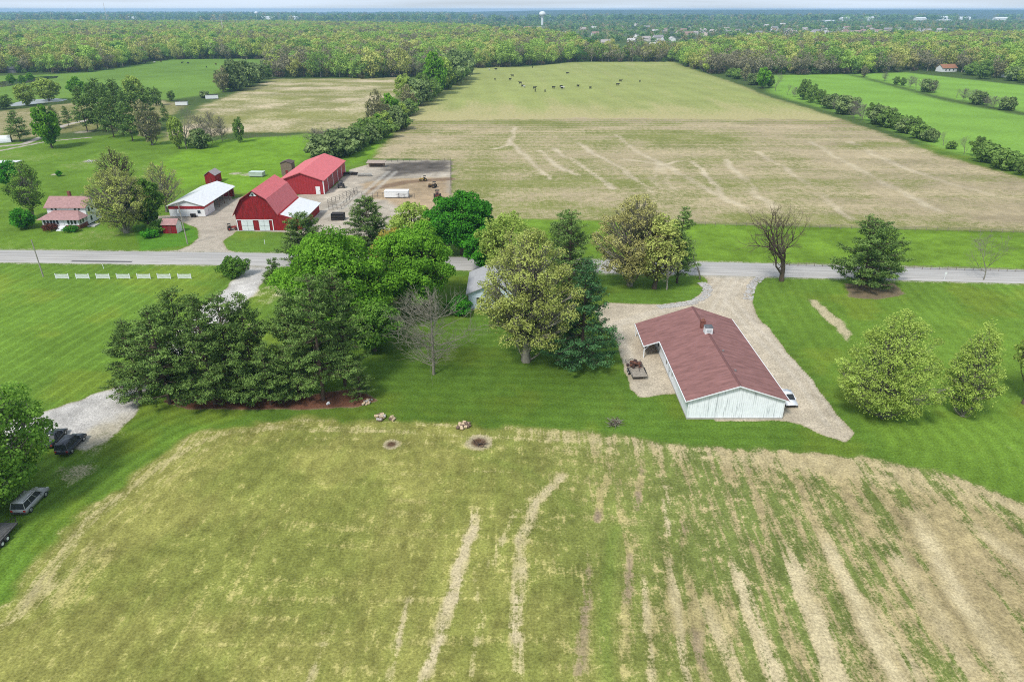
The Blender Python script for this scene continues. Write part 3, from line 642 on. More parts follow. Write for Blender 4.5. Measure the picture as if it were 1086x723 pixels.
def bare_tree(h, seed, spread=.5, depth=6, r0=None, up=.25, fork_at=.25, n0=3, rk=1.0):
    rng = np.random.default_rng(seed); segs = []
    def grow(p, d, L, r, k):
        n = 3; q = p
        for i in range(n):
            d2 = d+rng.normal(size=3)*.10+np.array([0, 0, up*.12]); d2 /= np.linalg.norm(d2)
            q2 = q+d2*L/n; ra = r*(1-.3*i/n); rb = r*(1-.3*(i+1)/n); segs.append((q, q2, ra, rb)); q = q2; d = d2
            if k > 1 and i < n-1 and rng.uniform() < .65:
                s = rng.normal(size=3); s -= s.dot(d)*d; s /= np.linalg.norm(s)
                dd = d*.65+s*.75; dd /= np.linalg.norm(dd); grow(q, dd, L*rng.uniform(.45, .7), rb*.5, k-2 if k > 2 else 1)
        if k > 0:
            m = 2 if rng.uniform() < .6 else 3
            for j in range(m):
                s = rng.normal(size=3); s -= s.dot(d)*d; s /= np.linalg.norm(s)
                dd = d+s*spread*rng.uniform(.6, 1.3)+np.array([0, 0, up*.5]); dd /= np.linalg.norm(dd)
                grow(q, dd, L*rng.uniform(.68, .88), r*rk*.7*rng.uniform(.62, .85), k-1)
    r0 = r0 or h*.024
    L0 = h*fork_at; grow(np.zeros(3), np.array([0, 0, 1.]), L0, r0, depth)
    zs = max(s[1][2] for s in segs); f = h/zs
    return [(a*f, b*f, max(r, .012), max(q, .012)) for a, b, r, q in segs]
def dense_bare(h, w, cb, seed, wood=.7):
    """upright winter tree: a straight stem with many fine ascending branches"""
    rng = np.random.default_rng(seed); segs = []; tw = .02*h*wood*1.2
    segs += curve_segs((0, 0, 0), (rng.normal()*.3, rng.normal()*.3, h*.9), tw, .03, rng, 8, .02)
    for i in range(70):
        t = rng.uniform(.08, .95); z0 = t*h*.85; a = rng.uniform(0, 2*math.pi)
        L = w*.5*math.sin(math.pi*min(1, .18+.82*t)**.9)*rng.uniform(.7, 1.1)+.5
        d = np.array([math.cos(a), math.sin(a), 0]); e = np.array([0, 0, z0])+d*L+np.array([0, 0, L*rng.uniform(.25, .8)])
        cs = curve_segs((0, 0, z0), e, tw*.22, .018, rng, 4, .06, -.06); segs += cs
        for j in range(9):
            s0 = cs[rng.integers(0, 4)][1]; dd = d*.5+rng.normal(size=3)*.55; dd[2] = abs(dd[2])+.15; dd /= np.linalg.norm(dd)
            e2 = s0+dd*L*rng.uniform(.2, .5); c2 = curve_segs(s0, e2, .022, .012, rng, 2, .08); segs += c2
            for kk in range(2):
                d3 = dd+rng.normal(size=3)*.5; segs.append((c2[0][1], c2[0][1]+d3*L*.18, .013, .009))
    return segs
def pine(h, w, cb, seed, n=15000, tuft=.5, power=.75, layer=.62, irreg=.3, lean=0.):
    rng = np.random.default_rng(seed); segs = []; tw = .017*h
    top = np.array([lean*h, 0, h*.97]); tr = curve_segs((0, 0, 0), top, tw, .04, rng, 8, .012); segs += tr
    br = []; z = cb
    while z < h*.97:
        t = (z-cb)/(h-cb); Lm = w*.5*((1-t)**power)*(1 if t > .12 else .72+t*2.3)+.35
        for j in range(rng.integers(4, 7)):
            a = rng.uniform(0, 2*math.pi); L = Lm*rng.uniform(1-irreg*1.2, 1+irreg*.45)
            p0 = top*(z/(h*.97)); e = p0+np.array([math.cos(a)*L, math.sin(a)*L, L*rng.uniform(-.02, .30)+L*.15*t])
            br.append((p0, e, L)); z_ = z
        z += layer*rng.uniform(.75, 1.35)
    tot = sum(b[2]**1.25 for b in br); C = []; VV = []; T = []
    for p0, e, L in br:
        segs += curve_segs(p0, e, .02+.012*L, .02, rng, 3, .03, -.05)
        m = max(8, int(n*L**1.25/tot)); d = (e-p0)/L; side = np.array([-d[1], d[0], 0]); side /= np.linalg.norm(side)+1e-9
        ntf = max(3, int(L*2.3)); v0 = rng.uniform(.3, .7)
        tt = rng.uniform(.22, 1.04, ntf)**.75; sd_ = rng.normal(size=ntf)*.19*L*(1.15-tt)+rng.normal(size=ntf)*.14
        cen = p0+(e-p0)*tt[:, None]+side*sd_[:, None]+np.array([0, 0, 1.])*rng.normal(size=ntf)[:, None]*.10-np.array([0, 0, .05*L])*np.sin(math.pi*np.clip(tt, 0, 1))[:, None]
        for c in cen[::2]: segs.append((p0+(e-p0)*rng.uniform(.3, .8), c, .018, .01))
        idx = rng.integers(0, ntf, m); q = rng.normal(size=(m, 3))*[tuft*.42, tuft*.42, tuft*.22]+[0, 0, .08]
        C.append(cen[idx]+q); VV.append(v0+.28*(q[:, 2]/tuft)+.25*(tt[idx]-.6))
    C = np.concatenate(C); VV = np.concatenate(VV)
    return leaves(C, tuft*.52, rng, .35, .42, None, VV), segs

def tree_thing(name, loc, parts, label, cat='tree', group=None, rz=0, sc=1.0, wood_mat=BARK, leafmat=None, sides=5):
    """parts = (leaf arrays or None, segments)"""
    o = empty(name, (loc[0], loc[1], 0), rz, label, cat, group); o.scale = (sc, sc, sc)
    lv, segs = parts
    link('trunk', wood_mesh('trunk', segs, wood_mat, sides), o)
    if lv is not None: link('crown', leaf_mesh('crown', *lv, leafmat), o)
    return o
def tree_copy(src, loc, rz, sc, label, group=None, wh=1.0):
    c = copy_tree(src); c.location = (loc[0], loc[1], 0); c.rotation_euler = (0, 0, rz); c.scale = (sc*wh, sc*wh, sc); c['label'] = label
    if group: c['group'] = group
    elif 'group' in c: del c['group']
    return c

M_PINE = leaf_material('pine_needles', (.022, .05, .015), (.125, .19, .048), .15)
M_SPRUCE = leaf_material('spruce_needles', (.016, .05, .02), (.07, .15, .055), .12)
M_BRIGHT = leaf_material('bright_leaves', (.065, .165, .014), (.20, .39, .04), .4)
M_ROUND = leaf_material('dark_green_leaves', (.025, .12, .012), (.09, .31, .025), .3)
M_OLIVE = leaf_material('young_oak_leaves', (.13, .155, .04), (.35, .385, .11), .35)
M_BUDS = leaf_material('tan_spring_leaves', (.18, .17, .055), (.42, .405, .155), .3)
M_YGREEN = leaf_material('yellow_green_leaves', (.13, .18, .03), (.33, .42, .10), .4)
M_GOLD = leaf_material('golden_leaves', (.22, .18, .03), (.50, .42, .10), .4)
M_MID = leaf_material('mid_green_leaves', (.055, .13, .02), (.19, .34, .055), .4)

M_FAR2 = leaf_material('fresh_house_leaves', (.07, .14, .025), (.24, .36, .07), .4)
def near_tree(px, pyb, pyt): return at(px, pyb), height_of(px, pyb, pyt)

# the row of white pines on the mulch bed -------------------------------------
g = 'white pines standing in a row on the brown mulch bed'
p1 = tree_thing('pine_tree', at(180, 428), pine(16.5, 14, 1.6, 11, 19000, .62), 'leftmost pine of the row, leaning wide over the gravel lot', 'tree', g, wood_mat=BARKP, leafmat=M_PINE)
p2 = tree_thing('pine_tree', at(228, 428), pine(18.5, 12, 1.2, 12, 19000, .62), 'tall dark pine second from the left in the pine row', 'tree', g, wood_mat=BARKP, leafmat=M_PINE)
p3 = tree_thing('pine_tree', at(343, 424), pine(21, 12.5, 3.4, 13, 19000, .62, power=.6), 'tall pine at the right part of the row with bare lower trunk', 'tree', g, wood_mat=BARKP, leafmat=M_PINE)
tree_copy(p1, at(205, 414), 2.1, 1.08, 'pine behind the left end of the pine row', g)
tree_copy(p2, at(252, 425), 1.2, 1.0, 'pine in the middle of the row with a dark bluish crown', g)
tree_copy(p1, at(272, 421), 4.0, 1.08, 'pine beside the narrow gap in the pine row', g, .8)
tree_copy(p1, at(287, 429), 5.5, .62, 'short bushy pine filling the gap low in the row', g)
tree_copy(p2, at(318, 421), 3.3, .98, 'dense pine just right of the gap in the row', g)
tree_copy(p3, at(366, 410), 2.0, .98, 'pine at the right end of the row beside the bright maple', g, .85)
tree_copy(p1, at(383, 424), .7, .42, 'small pale half bare pine at the right end of the mulch bed', g, .9)
tree_copy(p2, at(150, 420), 3.9, .72, 'small spreading pine at the far left end of the pine row', g, 1.25)

# big crowns round the hidden house --------------------------------------------
tree_thing('maple_tree', at(362, 352), broadleaf(18.5, 20, 2.0, 21, .38, 42000, 95, .12), 'big bright green maple with a wide dome behind the pine row', leafmat=M_BRIGHT)
tree_thing('maple_tree', at(398, 372), broadleaf(10, 9, 1.0, 22, .42, 9000, 40, .15), 'low bright green tree in front of the big maple', leafmat=M_MID)
tree_thing('maple_tree', at(443, 330), broadleaf(18, 15.5, 2.5, 23, .36, 40000, 85, .12), 'fresh green maple left of the hidden house', leafmat=M_BRIGHT)
tree_thing('maple_tree', at(424, 318), broadleaf(15, 12, 3, 24, .42, 11000, 60, .13, gap=.4), 'golden yellow tree between the dark pine and the fresh green maple', leafmat=M_GOLD)
tree_thing('maple_tree', at(441, 268), broadleaf(13, 11, 3, 25, .42, 8000, 50, .13, gap=.4), 'pale yellow green tree above the fresh green maple', leafmat=M_YGREEN)
tree_thing('maple_tree', at(490, 270), broadleaf(15.5, 15, 2, 26, .36, 34000, 90, .11), 'round dark green tree with a smooth dense dome', leafmat=M_ROUND)
tree_thing('maple_tree', at(514, 290), broadleaf(11, 9, 2, 27, .42, 9000, 50, .14), 'small dark green tree tucked right of the round dome', leafmat=M_ROUND)
tree_thing('oak_tree', at(558, 383), broadleaf(23.5, 16.5, 2.0, 28, .25, 42000, 170, .078, gap=.65, wood=1.1), 'large olive yellow oak with see-through crown before the hidden house', leafmat=M_OLIVE, wood_mat=BARKG)
tree_thing('oak_tree', at(540, 300), broadleaf(16, 14, 2, 29, .42, 9000, 70, .11, gap=.4), 'yellow green oak behind the hidden house', leafmat=M_YGREEN)
tree_thing('bare_tree', at(460, 397), (None, dense_bare(17.5, 13, 1, 31)), 'leafless grey tree alone on the lawn left of the house', wood_mat=BARKG, sides=4)
tree_thing('spruce_tree', at(616, 386), pine(19.5, 15, .4, 33, 26000, .6, power=.85, layer=.5, irreg=.22), 'big dark bluish spruce with branches down to the lawn', leafmat=M_SPRUCE, wood_mat=BARKP)
tree_thing('pine_tree', at(603, 314), pine(19, 13, 3, 34, 16000, .62, power=.5), 'dark pine behind the spruce beside the road', leafmat=M_PINE, wood_mat=BARKP)
tree_thing('pine_tree', at(597, 300), pine(16, 11, 3, 35, 12000, .62, power=.5), 'dark pine left of the tan oak near the far field', leafmat=M_PINE, wood_mat=BARKP)
tree_thing('pine_tree', at(325, 280), pine(12.5, 12, .4, 36, 24000, .65, power=.5, layer=.42), 'dark rounded pine across the road in front of the gambrel barn', leafmat=M_PINE, wood_mat=BARKP)
tree_thing('pine_tree', at(392, 263), pine(13, 12.5, .4, 37, 24000, .65, power=.5, layer=.42), 'dark pine in front of the corral', leafmat=M_PINE, wood_mat=BARKP)
tree_thing('oak_tree', at(668, 303), broadleaf(20, 16, 2.0, 38, .25, 30000, 170, .072, gap=.7, wood=1.1), 'tall tan budding oak on the grass island by the road', wood_mat=BARKG, leafmat=M_BUDS)
tree_thing('oak_tree', at(694, 306), broadleaf(16, 12, 2.5, 39, .40, 8000, 80, .1, gap=.5, wood=1.1), 'smaller olive oak right of the tan oak on the grass island', leafmat=M_OLIVE)
tree_thing('pine_tree', at(718, 300), pine(17.5, 9.5, 2.5, 40, 12000, .6, power=.8), 'slim dark pine at the right end of the grass island', leafmat=M_PINE, wood_mat=BARKP)
b1 = tree_thing('bare_tree', at(742, 296), (None, bare_tree(9, 41, .55, 5)), 'small leafless tree at the curve of the drive', wood_mat=BARKG, sides=4)
tree_thing('birch_tree', at(707, 307), (None, bare_tree(9, 42, .4, 5)), 'pale slender birch stems on the grass island', wood_mat=paint('birch_bark', (.42, .37, .33), .9, .3, 4), sides=4)
tree_thing('bare_tree', at(829, 298), (None, bare_tree(19, 47, .5, 6, .62, .12, .16, rk=1.12)), 'big leafless tree with thick dark forks beside the drive mouth', wood_mat=BARK, sides=5)
tree_thing('pine_tree', at(912, 306), pine(15.5, 14.5, 1.2, 44, 16000, .75, power=.42, layer=.8, irreg=.42), 'wide spreading pine on the roadside lawn at the right', leafmat=M_PINE, wood_mat=BARKP)
tree_copy(bpy.data.objects[[o.name for o in COL.objects if o.get('label', '').startswith('wide spreading pine')][0]], at(930, 299), 2.2, .82, 'smaller pine joined to the right side of the wide roadside pine')
tree_thing('bare_tree', at(1043, 297), (None, bare_tree(11, 45, .5, 6, .16)), 'slim leafless tree at the right edge of the road', wood_mat=BARKG, sides=4)
lt = tree_thing('linden_tree', at(933, 441), broadleaf(17.5, 13.5, .8, 46, .2, 36000, 200, .064, egg=.34, gap=.4, wood=.6, cone=.5), 'pale yellow green tree with broad crown right of the drive', leafmat=M_YGREEN, wood_mat=BARKG)
tree_thing('linden_tree', at(1020, 441), broadleaf(16, 7.5, 1.0, 48, .2, 14000, 130, .08, egg=.36, gap=.45, wood=.6, cone=.6), 'narrow pale yellow tree next to the broad one on the right lawn', leafmat=M_YGREEN, wood_mat=BARKG)
tree_thing('oak_tree', at(1086, 428), broadleaf(12, 7, 5, 49, .33, 2500, 60, .1, gap=.5), 'thin tree cut by the right edge of the photo', leafmat=M_YGREEN)
tree_thing('ash_tree', at(-16, 540), broadleaf(16.5, 16.5, 1.0, 50, .32, 36000, 120, .10, gap=.35), 'leafy green tree over the parked cars at the left edge', leafmat=leaf_material('ash_leaves', (.08, .18, .025), (.26, .43, .07), .4), wood_mat=BARKG)
tree_thing('small_tree', at(249, 293), broadleaf(4.2, 6.2, .4, 51, .32, 4000, 40, .16), 'small round green tree beside the gravel drive mouth', leafmat=M_MID)
tree_thing('pine_tree', at(291, 300), pine(6, 5, .5, 52, 5000, .5), 'small dark pine just right of the gravel drive mouth', leafmat=M_PINE, wood_mat=BARKP)
tree_thing('bush', at(487, 333), broadleaf(3.6, 4.5, .1, 53, .3, 3500, 30, .2), 'dark green bush against the hidden house wall', 'bush', leafmat=M_ROUND)
tree_thing('bush', at(400, 352), broadleaf(4, 6, .1, 54, .3, 3500, 30, .2), 'low green bush under the fresh green maple', 'bush', leafmat=M_MID)

# around the white farmhouse and the barns
tree_thing('oak_tree', at(134, 247), broadleaf(18, 16, 1.2, 55, .28, 17000, 130, .08, gap=.6, wood=1.3), 'big olive half leafed tree right of the white farmhouse', leafmat=M_OLIVE, wood_mat=BARKG)
tree_thing('maple_tree', at(158, 240), broadleaf(13.5, 10, 1.2, 56, .45, 12000, 60, .13), 'dark green tree behind the olive tree by the farmhouse', leafmat=M_MID)
tree_thing('bare_tree', at(177, 225), broadleaf(15, 11, 2, 57, .3, 3200, 90, .1, gap=.4, wood=.9), 'nearly leafless tree beside the white machine shed', wood_mat=BARKG, leafmat=M_OLIVE)
tree_thing('oak_tree', at(128, 206), broadleaf(15, 12, 2, 58, .35, 2500, 90, .1, gap=.6, wood=1.4), 'thin pale tree behind the farmhouse trees', leafmat=M_YGREEN)
tree_thing('maple_tree', at(36, 232), broadleaf(17, 9.5, 2, 59, .35, 9000, 80, .11, gap=.5), 'tall leafy tree left of the white farmhouse', wood_mat=BARKG, leafmat=M_FAR2)
tree_thing('bush', at(27, 242), broadleaf(5.5, 6, .3, 60, .35, 4000, 40, .16), 'dark low tree at the left corner of the farmhouse', 'bush', leafmat=M_ROUND)
tree_thing('maple_tree', at(12, 198), broadleaf(8, 9, 1, 61, .4, 8000, 50, .15), 'round green tree standing alone above the farmhouse', leafmat=M_ROUND)
tree_thing('shrub', at(170, 246), broadleaf(3, 5, .1, 62, .3, 2500, 25, .2), 'rounded shrub left of the small red shed', 'shrub', leafmat=M_MID)
tree_thing('shrub', at(160, 252), broadleaf(2.2, 3.5, .1, 63, .3, 1500, 25, .2), 'low shrub in front of the small red shed bed', 'shrub', leafmat=M_ROUND)
tree_thing('shrub', at(76, 246), broadleaf(1.6, 3.4, .0, 64, .25, 1300, 20, .2), 'dark green shrub before the farmhouse porch steps', 'shrub', leafmat=M_ROUND)
tree_thing('shrub', at(54, 244), broadleaf(1.7, 4.4, .0, 65, .25, 1300, 20, .2), 'reddish shrub bed at the left of the farmhouse porch', 'shrub', leafmat=leaf_material('red_leaves', (.06, .02, .015), (.16, .06, .04)))
tree_thing('shrub', at(63, 187), broadleaf(2, 2.2, .1, 66, .3, 900, 20, .2), 'small round bush on the bare patch above the farmhouse', 'shrub', leafmat=M_ROUND)

# the mid distance trees beyond the farm: stock shapes copied with their own sizes
stock = {}; M_FAR = leaf_material('soft_green_leaves', (.08, .14, .03), (.22, .33, .08), .4)
def stocked(kind):
    if kind not in stock:
        f = {'pine': lambda: (pine(14, 9, 2.5, 71, 3500, 1.0, power=.7), BARKP, M_PINE, 'pine_tree'),
             'green': lambda: (broadleaf(10, 8, 1, 72, .6, 3500, 40, .15), BARK, M_BRIGHT, 'leafy_tree'),
             'mid': lambda: (broadleaf(10, 9, .6, 73, .5, 4200, 45, .14, gap=.3, outw=1.4), BARKG, M_FAR, 'leafy_tree'),
             'pale': lambda: (broadleaf(11, 8, 1, 74, .6, 2600, 50, .13, gap=.4), BARKG, M_OLIVE, 'leafy_tree'),
             'yellow': lambda: (broadleaf(11, 9, 1, 75, .6, 3000, 50, .13, gap=.3), BARKG, M_YGREEN, 'leafy_tree'),
             'tan': lambda: (broadleaf(11, 8, 1, 76, .55, 1500, 50, .13, gap=.4, wood=1.3), BARKG, leaf_material('grey_tan_leaves', (.11, .11, .05), (.25, .24, .12)), 'leafy_tree'),
             'bare': lambda: ((None, bare_tree(10, 77, .4, 5, .2)), BARKG, None, 'bare_tree'),
             'bare2': lambda: ((None, dense_bare(9, 6, 1, 78, .8)), BARKG, None, 'bare_tree'),
             'shrub': lambda: (broadleaf(4, 5, .1, 79, .42, 2200, 25, .2, gap=.2, outw=1.4), BARKG, M_FAR, 'shrub'),
             'dshrub': lambda: (broadleaf(4, 5, .1, 80, .42, 3000, 25, .2, gap=.1, wood=.4), BARKG, leaf_material('grey_green_leaves', (.075, .115, .038), (.21, .27, .10)), 'shrub')}[kind]()
        parts, wm, lm, nm = f; hh = {'pine': 14, 'green': 10, 'mid': 10, 'pale': 11, 'yellow': 11, 'tan': 11, 'bare': 10, 'bare2': 9, 'shrub': 4, 'dshrub': 4}[kind]
        me_w = wood_mesh('trunk', parts[1], wm, 3); me_l = leaf_mesh('crown', *parts[0], lm) if parts[0] is not None else None
        stock[kind] = (nm, me_w, me_l, hh)
    return stock[kind]
rs = random.Random(5)
def put(kind, px, pyb, pyt, label, cat=None, group=None, wh=1.0, h=None):
    nm, mw, ml, hh = stocked(kind); X_, Y_ = at(px, pyb); h = h or height_of(px, pyb, pyt)
    o = empty(nm, (X_, Y_, 0), rs.uniform(0, 6.28), label, cat or ('shrub' if nm == 'shrub' else 'tree'), group); o.scale = (h/hh*wh, h/hh*wh, h/hh)
    link('trunk', mw, o)
    if ml: link('crown', ml, o)
    return o
g = 'dark pines clustered beyond the farm pasture'
for i, (x, yb, yt, wh) in enumerate([(93, 140, 92, .9), (104, 137, 90, .9), (113, 140, 84, .9), (121, 146, 92, .8), (131, 143, 85, .9), (141, 150, 97, .8), (149, 140, 86, 1.0), (160, 138, 92, .9), (177, 133, 110, .8)]):
    put('pine', x, yb, yt, ['leftmost dark pine', 'second dark pine from the left', 'third dark pine from the left', 'fourth dark pine from the left', 'fifth dark pine from the left', 'sixth dark pine from the left', 'seventh dark pine from the left', 'eighth dark pine from the left', 'small dark pine at the right end'][i] + ' in the cluster beyond the farm pasture', 'tree', g, wh)
for kind, x, yb, yt, lab, wh in [
    ('pine', 22, 150, 118, 'broad dark pine near the hoop shed at the left edge', 1.3), ('pine', 60, 137, 112, 'small dark pine behind the bright tree near the path', 1.1), ('pine', 73, 134, 113, 'short dark pine right of the path bend', .9),
    ('green', 55, 157, 113, 'bright green slim tree beside the curving path', .8), ('green', 83, 103, 82, 'conical green tree on the far left pasture edge', .9), ('green', 97, 104, 88, 'round green tree behind the pine cluster', 1),
    ('mid', 110, 104, 87, 'green tree peeking over the left of the pine cluster', 1), ('mid', 124, 104, 88, 'green tree peeking over the middle of the pine cluster', 1), ('yellow', 144, 108, 79, 'pale yellow tree towering over the pine cluster', .9), ('mid', 166, 112, 92, 'green tree at the back right of the pine cluster', .8), ('mid', 182, 107, 96, 'small green tree right of the pine cluster', .9),
    ('yellow', 29, 112, 88, 'pale willow left of the far pond', 1.1), ('yellow', 52, 107, 82, 'round olive tree before the pond with pale painted glare', 1.4), ('mid', 4, 116, 100, 'green bush tree at the left frame edge by the pond', 1.2),
    ('green', 13, 90, 79, 'tiny green tree on the pond dam, left', 1), ('green', 25, 90, 80, 'tiny green tree on the pond dam, middle', 1), ('green', 33, 87, 77, 'tiny green tree on the pond dam, right', 1),
    ('tan', 162, 154, 108, 'tall pale bud covered tree right of the dark pines', .75), ('bare', 198, 158, 112, 'leaning leafless tree with forked trunks', .9), ('yellow', 190, 158, 122, 'thin yellow tree left of the leaning bare tree', .6), ('bare2', 215, 155, 118, 'left leafless sapling of the thicket', .8), ('bare2', 226, 152, 114, 'middle leafless sapling of the thicket', .7), ('bare2', 236, 150, 120, 'right leafless sapling of the thicket', .7), ('dshrub', 213, 157, 138, 'grey green shrub under the leafless saplings', .9),
    ('mid', 255, 151, 124, 'lone narrow green tree at the edge of the straw field', .55),
    ('tan', 237, 98, 73, 'grey tan tree left in the clump by the straw field', .9), ('dshrub', 248, 96, 66, 'wide grey green tree in the clump by the straw field', .8), ('dshrub', 262, 92, 66, 'tall grey green tree in the clump by the straw field', .75), ('dshrub', 273, 88, 68, 'grey green tree at the right of the clump by the straw field', .8), ('mid', 284, 84, 68, 'green tree ending the clump by the straw field', .8), ('dshrub', 217, 104, 97, 'low dark bush beside the far trailers', 1.2),
    ]:
    put(kind, x, yb, yt, lab, wh=wh)
# hedgerow between the straw field and the big field
g = 'trees and scrub of the hedgerow left of the big field'
H1 = [('bare2', 338, 166, 133, .9), ('bare2', 350, 164, 134, 1), ('dshrub', 345, 168, 146, 1.1), ('dshrub', 361, 165, 140, 1.0), ('bare', 356, 162, 132, .9), ('dshrub', 372, 160, 138, 1), ('shrub', 381, 155, 137, 1), ('bare2', 385, 152, 130, .9), ('mid', 392, 150, 126, .8), ('dshrub', 389, 152, 134, 1), ('tan', 399, 140, 97, .55), ('shrub', 404, 146, 128, 1), ('tan', 407, 137, 104, .6), ('green', 414, 132, 101, .7), ('shrub', 424, 137, 121, 1), ('dshrub', 418, 138, 118, .9), ('yellow', 430, 112, 79, .65), ('tan', 434, 120, 92, .8), ('dshrub', 442, 112, 87, .8), ('shrub', 433, 122, 108, 1), ('mid', 448, 108, 78, .8), ('tan', 452, 108, 84, .8), ('green', 462, 100, 57, .62), ('yellow', 470, 96, 60, .6), ('mid', 457, 104, 84, 1), ('dshrub', 478, 90, 62, .8), ('dshrub', 486, 85, 56, .7), ('mid', 474, 94, 76, .9), ('dshrub', 492, 79, 58, .8)]
ordn = lambda i: 'nearest' if i == 0 else ordw(i+1)
_unused = lambda i: ['nearest', 'second', 'third', 'fourth', 'fifth', 'sixth', 'seventh', 'eighth', 'ninth', 'tenth', 'eleventh', 'twelfth', 'thirteenth', 'fourteenth', 'fifteenth', 'sixteenth', 'seventeenth', 'eighteenth', 'nineteenth', 'twentieth'][i] if i < 20 else f'{i+1}th'
word = {'bare': 'leafless tree', 'bare2': 'leafless twiggy tree', 'dshrub': 'grey green bushy tree', 'shrub': 'green bush', 'mid': 'green tree', 'green': 'bright green tree', 'tan': 'tan budding tree', 'yellow': 'yellow green tree', 'pale': 'olive tree', 'pine': 'dark pine'}
H1r = random.Random(8); HL = [(336, 168, 24), (352, 166, 26), (366, 163, 24), (380, 155, 24), (394, 148, 26), (404, 141, 30), (414, 135, 28), (424, 130, 26), (434, 120, 28), (445, 111, 26), (455, 105, 28), (464, 100, 30), (472, 95, 28), (481, 88, 24), (490, 80, 22)]
for i in range(34):
    t = (i+.5)/34*(len(HL)-1); a, f_ = int(t), t-int(t); b = min(a+1, len(HL)-1)
    H1.append((H1r.choice(['mid', 'yellow', 'yellow', 'shrub', 'mid', 'pale', 'dshrub', 'green']), HL[a][0]*(1-f_)+HL[b][0]*f_+H1r.uniform(-4, 3), HL[a][1]*(1-f_)+HL[b][1]*f_+H1r.uniform(-2, 1), 0, H1r.uniform(.75, 1.05)))
    H1[-1] = H1[-1][:3]+(H1[-1][2]-HL[a][2]*H1r.uniform(.5, .95),)+H1[-1][4:]
H1.sort(key=lambda q: -q[2])
for i, (k_, x, yb, yt, wh) in enumerate(H1): put(k_, x, yb, yt-1, f'{word[k_]}, {ordn(i)} plant from the barn end of the left hedgerow', None, g, wh*1.15)
g = 'trees and scrub of the hedgerow right of the big field'
H2 = []
line = [(1082, 186), (1068, 180), (1056, 177), (1047, 172), (1036, 166), (1022, 164), (1008, 158), (1000, 155), (985, 150), (975, 147), (968, 143), (960, 141), (950, 138), (942, 135), (934, 132), (926, 129), (914, 128), (905, 126), (897, 121), (888, 118), (880, 115), (870, 111), (860, 109), (852, 106), (843, 103), (835, 101), (822, 97), (816, 93), (808, 94), (800, 90), (790, 86), (782, 84), (775, 82)]
kd = ['mid', 'shrub', 'mid', 'shrub', 'mid', 'bare', 'shrub', 'bare', 'dshrub', 'shrub', 'mid', 'dshrub', 'mid', 'shrub', 'dshrub', 'mid', 'bare2', 'bare2', 'dshrub', 'bare2', 'dshrub', 'mid', 'mid', 'mid', 'bare2', 'bare', 'bare', 'mid', 'green', 'dshrub', 'tan', 'shrub', 'shrub']
ht = [18, 20, 16, 20, 22, 20, 8, 16, 12, 15, 20, 14, 16, 18, 18, 20, 20, 22, 18, 17, 14, 16, 20, 22, 12, 12, 20, 14, 22, 12, 18, 10, 9]
for i, ((x, yb), k_, hh) in enumerate(zip(line, kd, ht)): put(k_, x, yb, yb-hh, f'{word[k_]}, {ordn(i)} plant from the near end of the right hedgerow', None, g, 1.15 if 'shrub' in k_ else .9)
g = 'scrub on the strip between the two green pastures at the right'
for i, (x, yb, hh, k_) in enumerate([(916, 82, 12, 'tan'), (938, 86, 10, 'bare2'), (950, 90, 9, 'mid'), (957, 91, 9, 'mid'), (965, 93, 14, 'bare2'), (971, 95, 13, 'bare'), (977, 96, 14, 'bare2'), (984, 98, 13, 'dshrub'), (990, 99, 14, 'bare2'), (1014, 104, 10, 'bare'), (1021, 107, 15, 'bare2'), (1031, 109, 16, 'bare2'), (1037, 111, 13, 'dshrub'), (1045, 113, 13, 'bare2'), (1053, 115, 15, 'bare2'), (1062, 116, 16, 'bare2'), (1068, 117, 13, 'dshrub')]):
    put(k_, x, yb, yb-hh, f'{word[k_]}, {ordn(i)} from the far end of the strip between the right pastures', None, g, 1.0)
for x, yb, hh, k_, lab in [(1042, 84, 20, 'mid', 'green tree left of the far white road'), (1056, 83, 20, 'tan', 'tan round tree before the far white road'), (1075, 86, 14, 'dshrub', 'bushy tree at the right end of the far white road'), (1030, 80, 13, 'shrub', 'green bushes before the far brown roofed house'), (1083, 88, 16, 'yellow', 'pale tree cut by the right edge near the far road')]:
    put(k_, x, yb, yb-hh, lab)

# ------------------------------------------------------------------ the woods: small stock trees; the nearest 300 stand alone, the rest is one mass
WCOL = [('olive', (.15, .17, .045), (.35, .365, .115)), ('fresh green', (.10, .17, .03), (.26, .36, .08)), ('mid green', (.075, .14, .03), (.20, .29, .07)), ('tan', (.135, .13, .045), (.32, .305, .12)), ('grey brown', (.105, .10, .06), (.22, .205, .13)), ('yellow green', (.12, .17, .03), (.34, .40, .09)), ('dark green', (.025, .07, .02), (.08, .17, .04))]
wood_stock = []; wood_parts = []
rngw = np.random.default_rng(77)
def forest_tree(seed, h, w, cb, n, leaf, mat, nl=26):
    lv, sg = broadleaf(h, w, cb, seed, leaf, n, nl, .23, egg=.45, gap=.1, outw=2.6, vn=.07)
    V, Q, v = lv; sg = [s for s in sg if max(s[2], s[3]) > .09]
    V2, Q2 = tubes([s[0] for s in sg], [s[1] for s in sg], [s[2] for s in sg], [s[3] for s in sg], 3)
    wood_parts.append((leaf_mesh('crown', V, Q, v, mat), mesh_np('trunk', V2, Q2, [BARKG])))
    me = mesh_np('woodland_tree', np.concatenate([V, V2]), np.concatenate([Q, Q2+len(V)]), [mat, BARKG], np.concatenate([np.zeros(len(Q)), np.ones(len(Q2))]))
    a_ = me.attributes.new('v', 'FLOAT', 'POINT'); a_.data.foreach_set('value', np.concatenate([v, np.zeros(len(V2))]).astype(np.float32)); return me
src_col = bpy.data.collections.new('woods_stock')
def stock_obj(nm, me):
    o = bpy.data.objects.new(nm, me); src_col.objects.link(o); return o
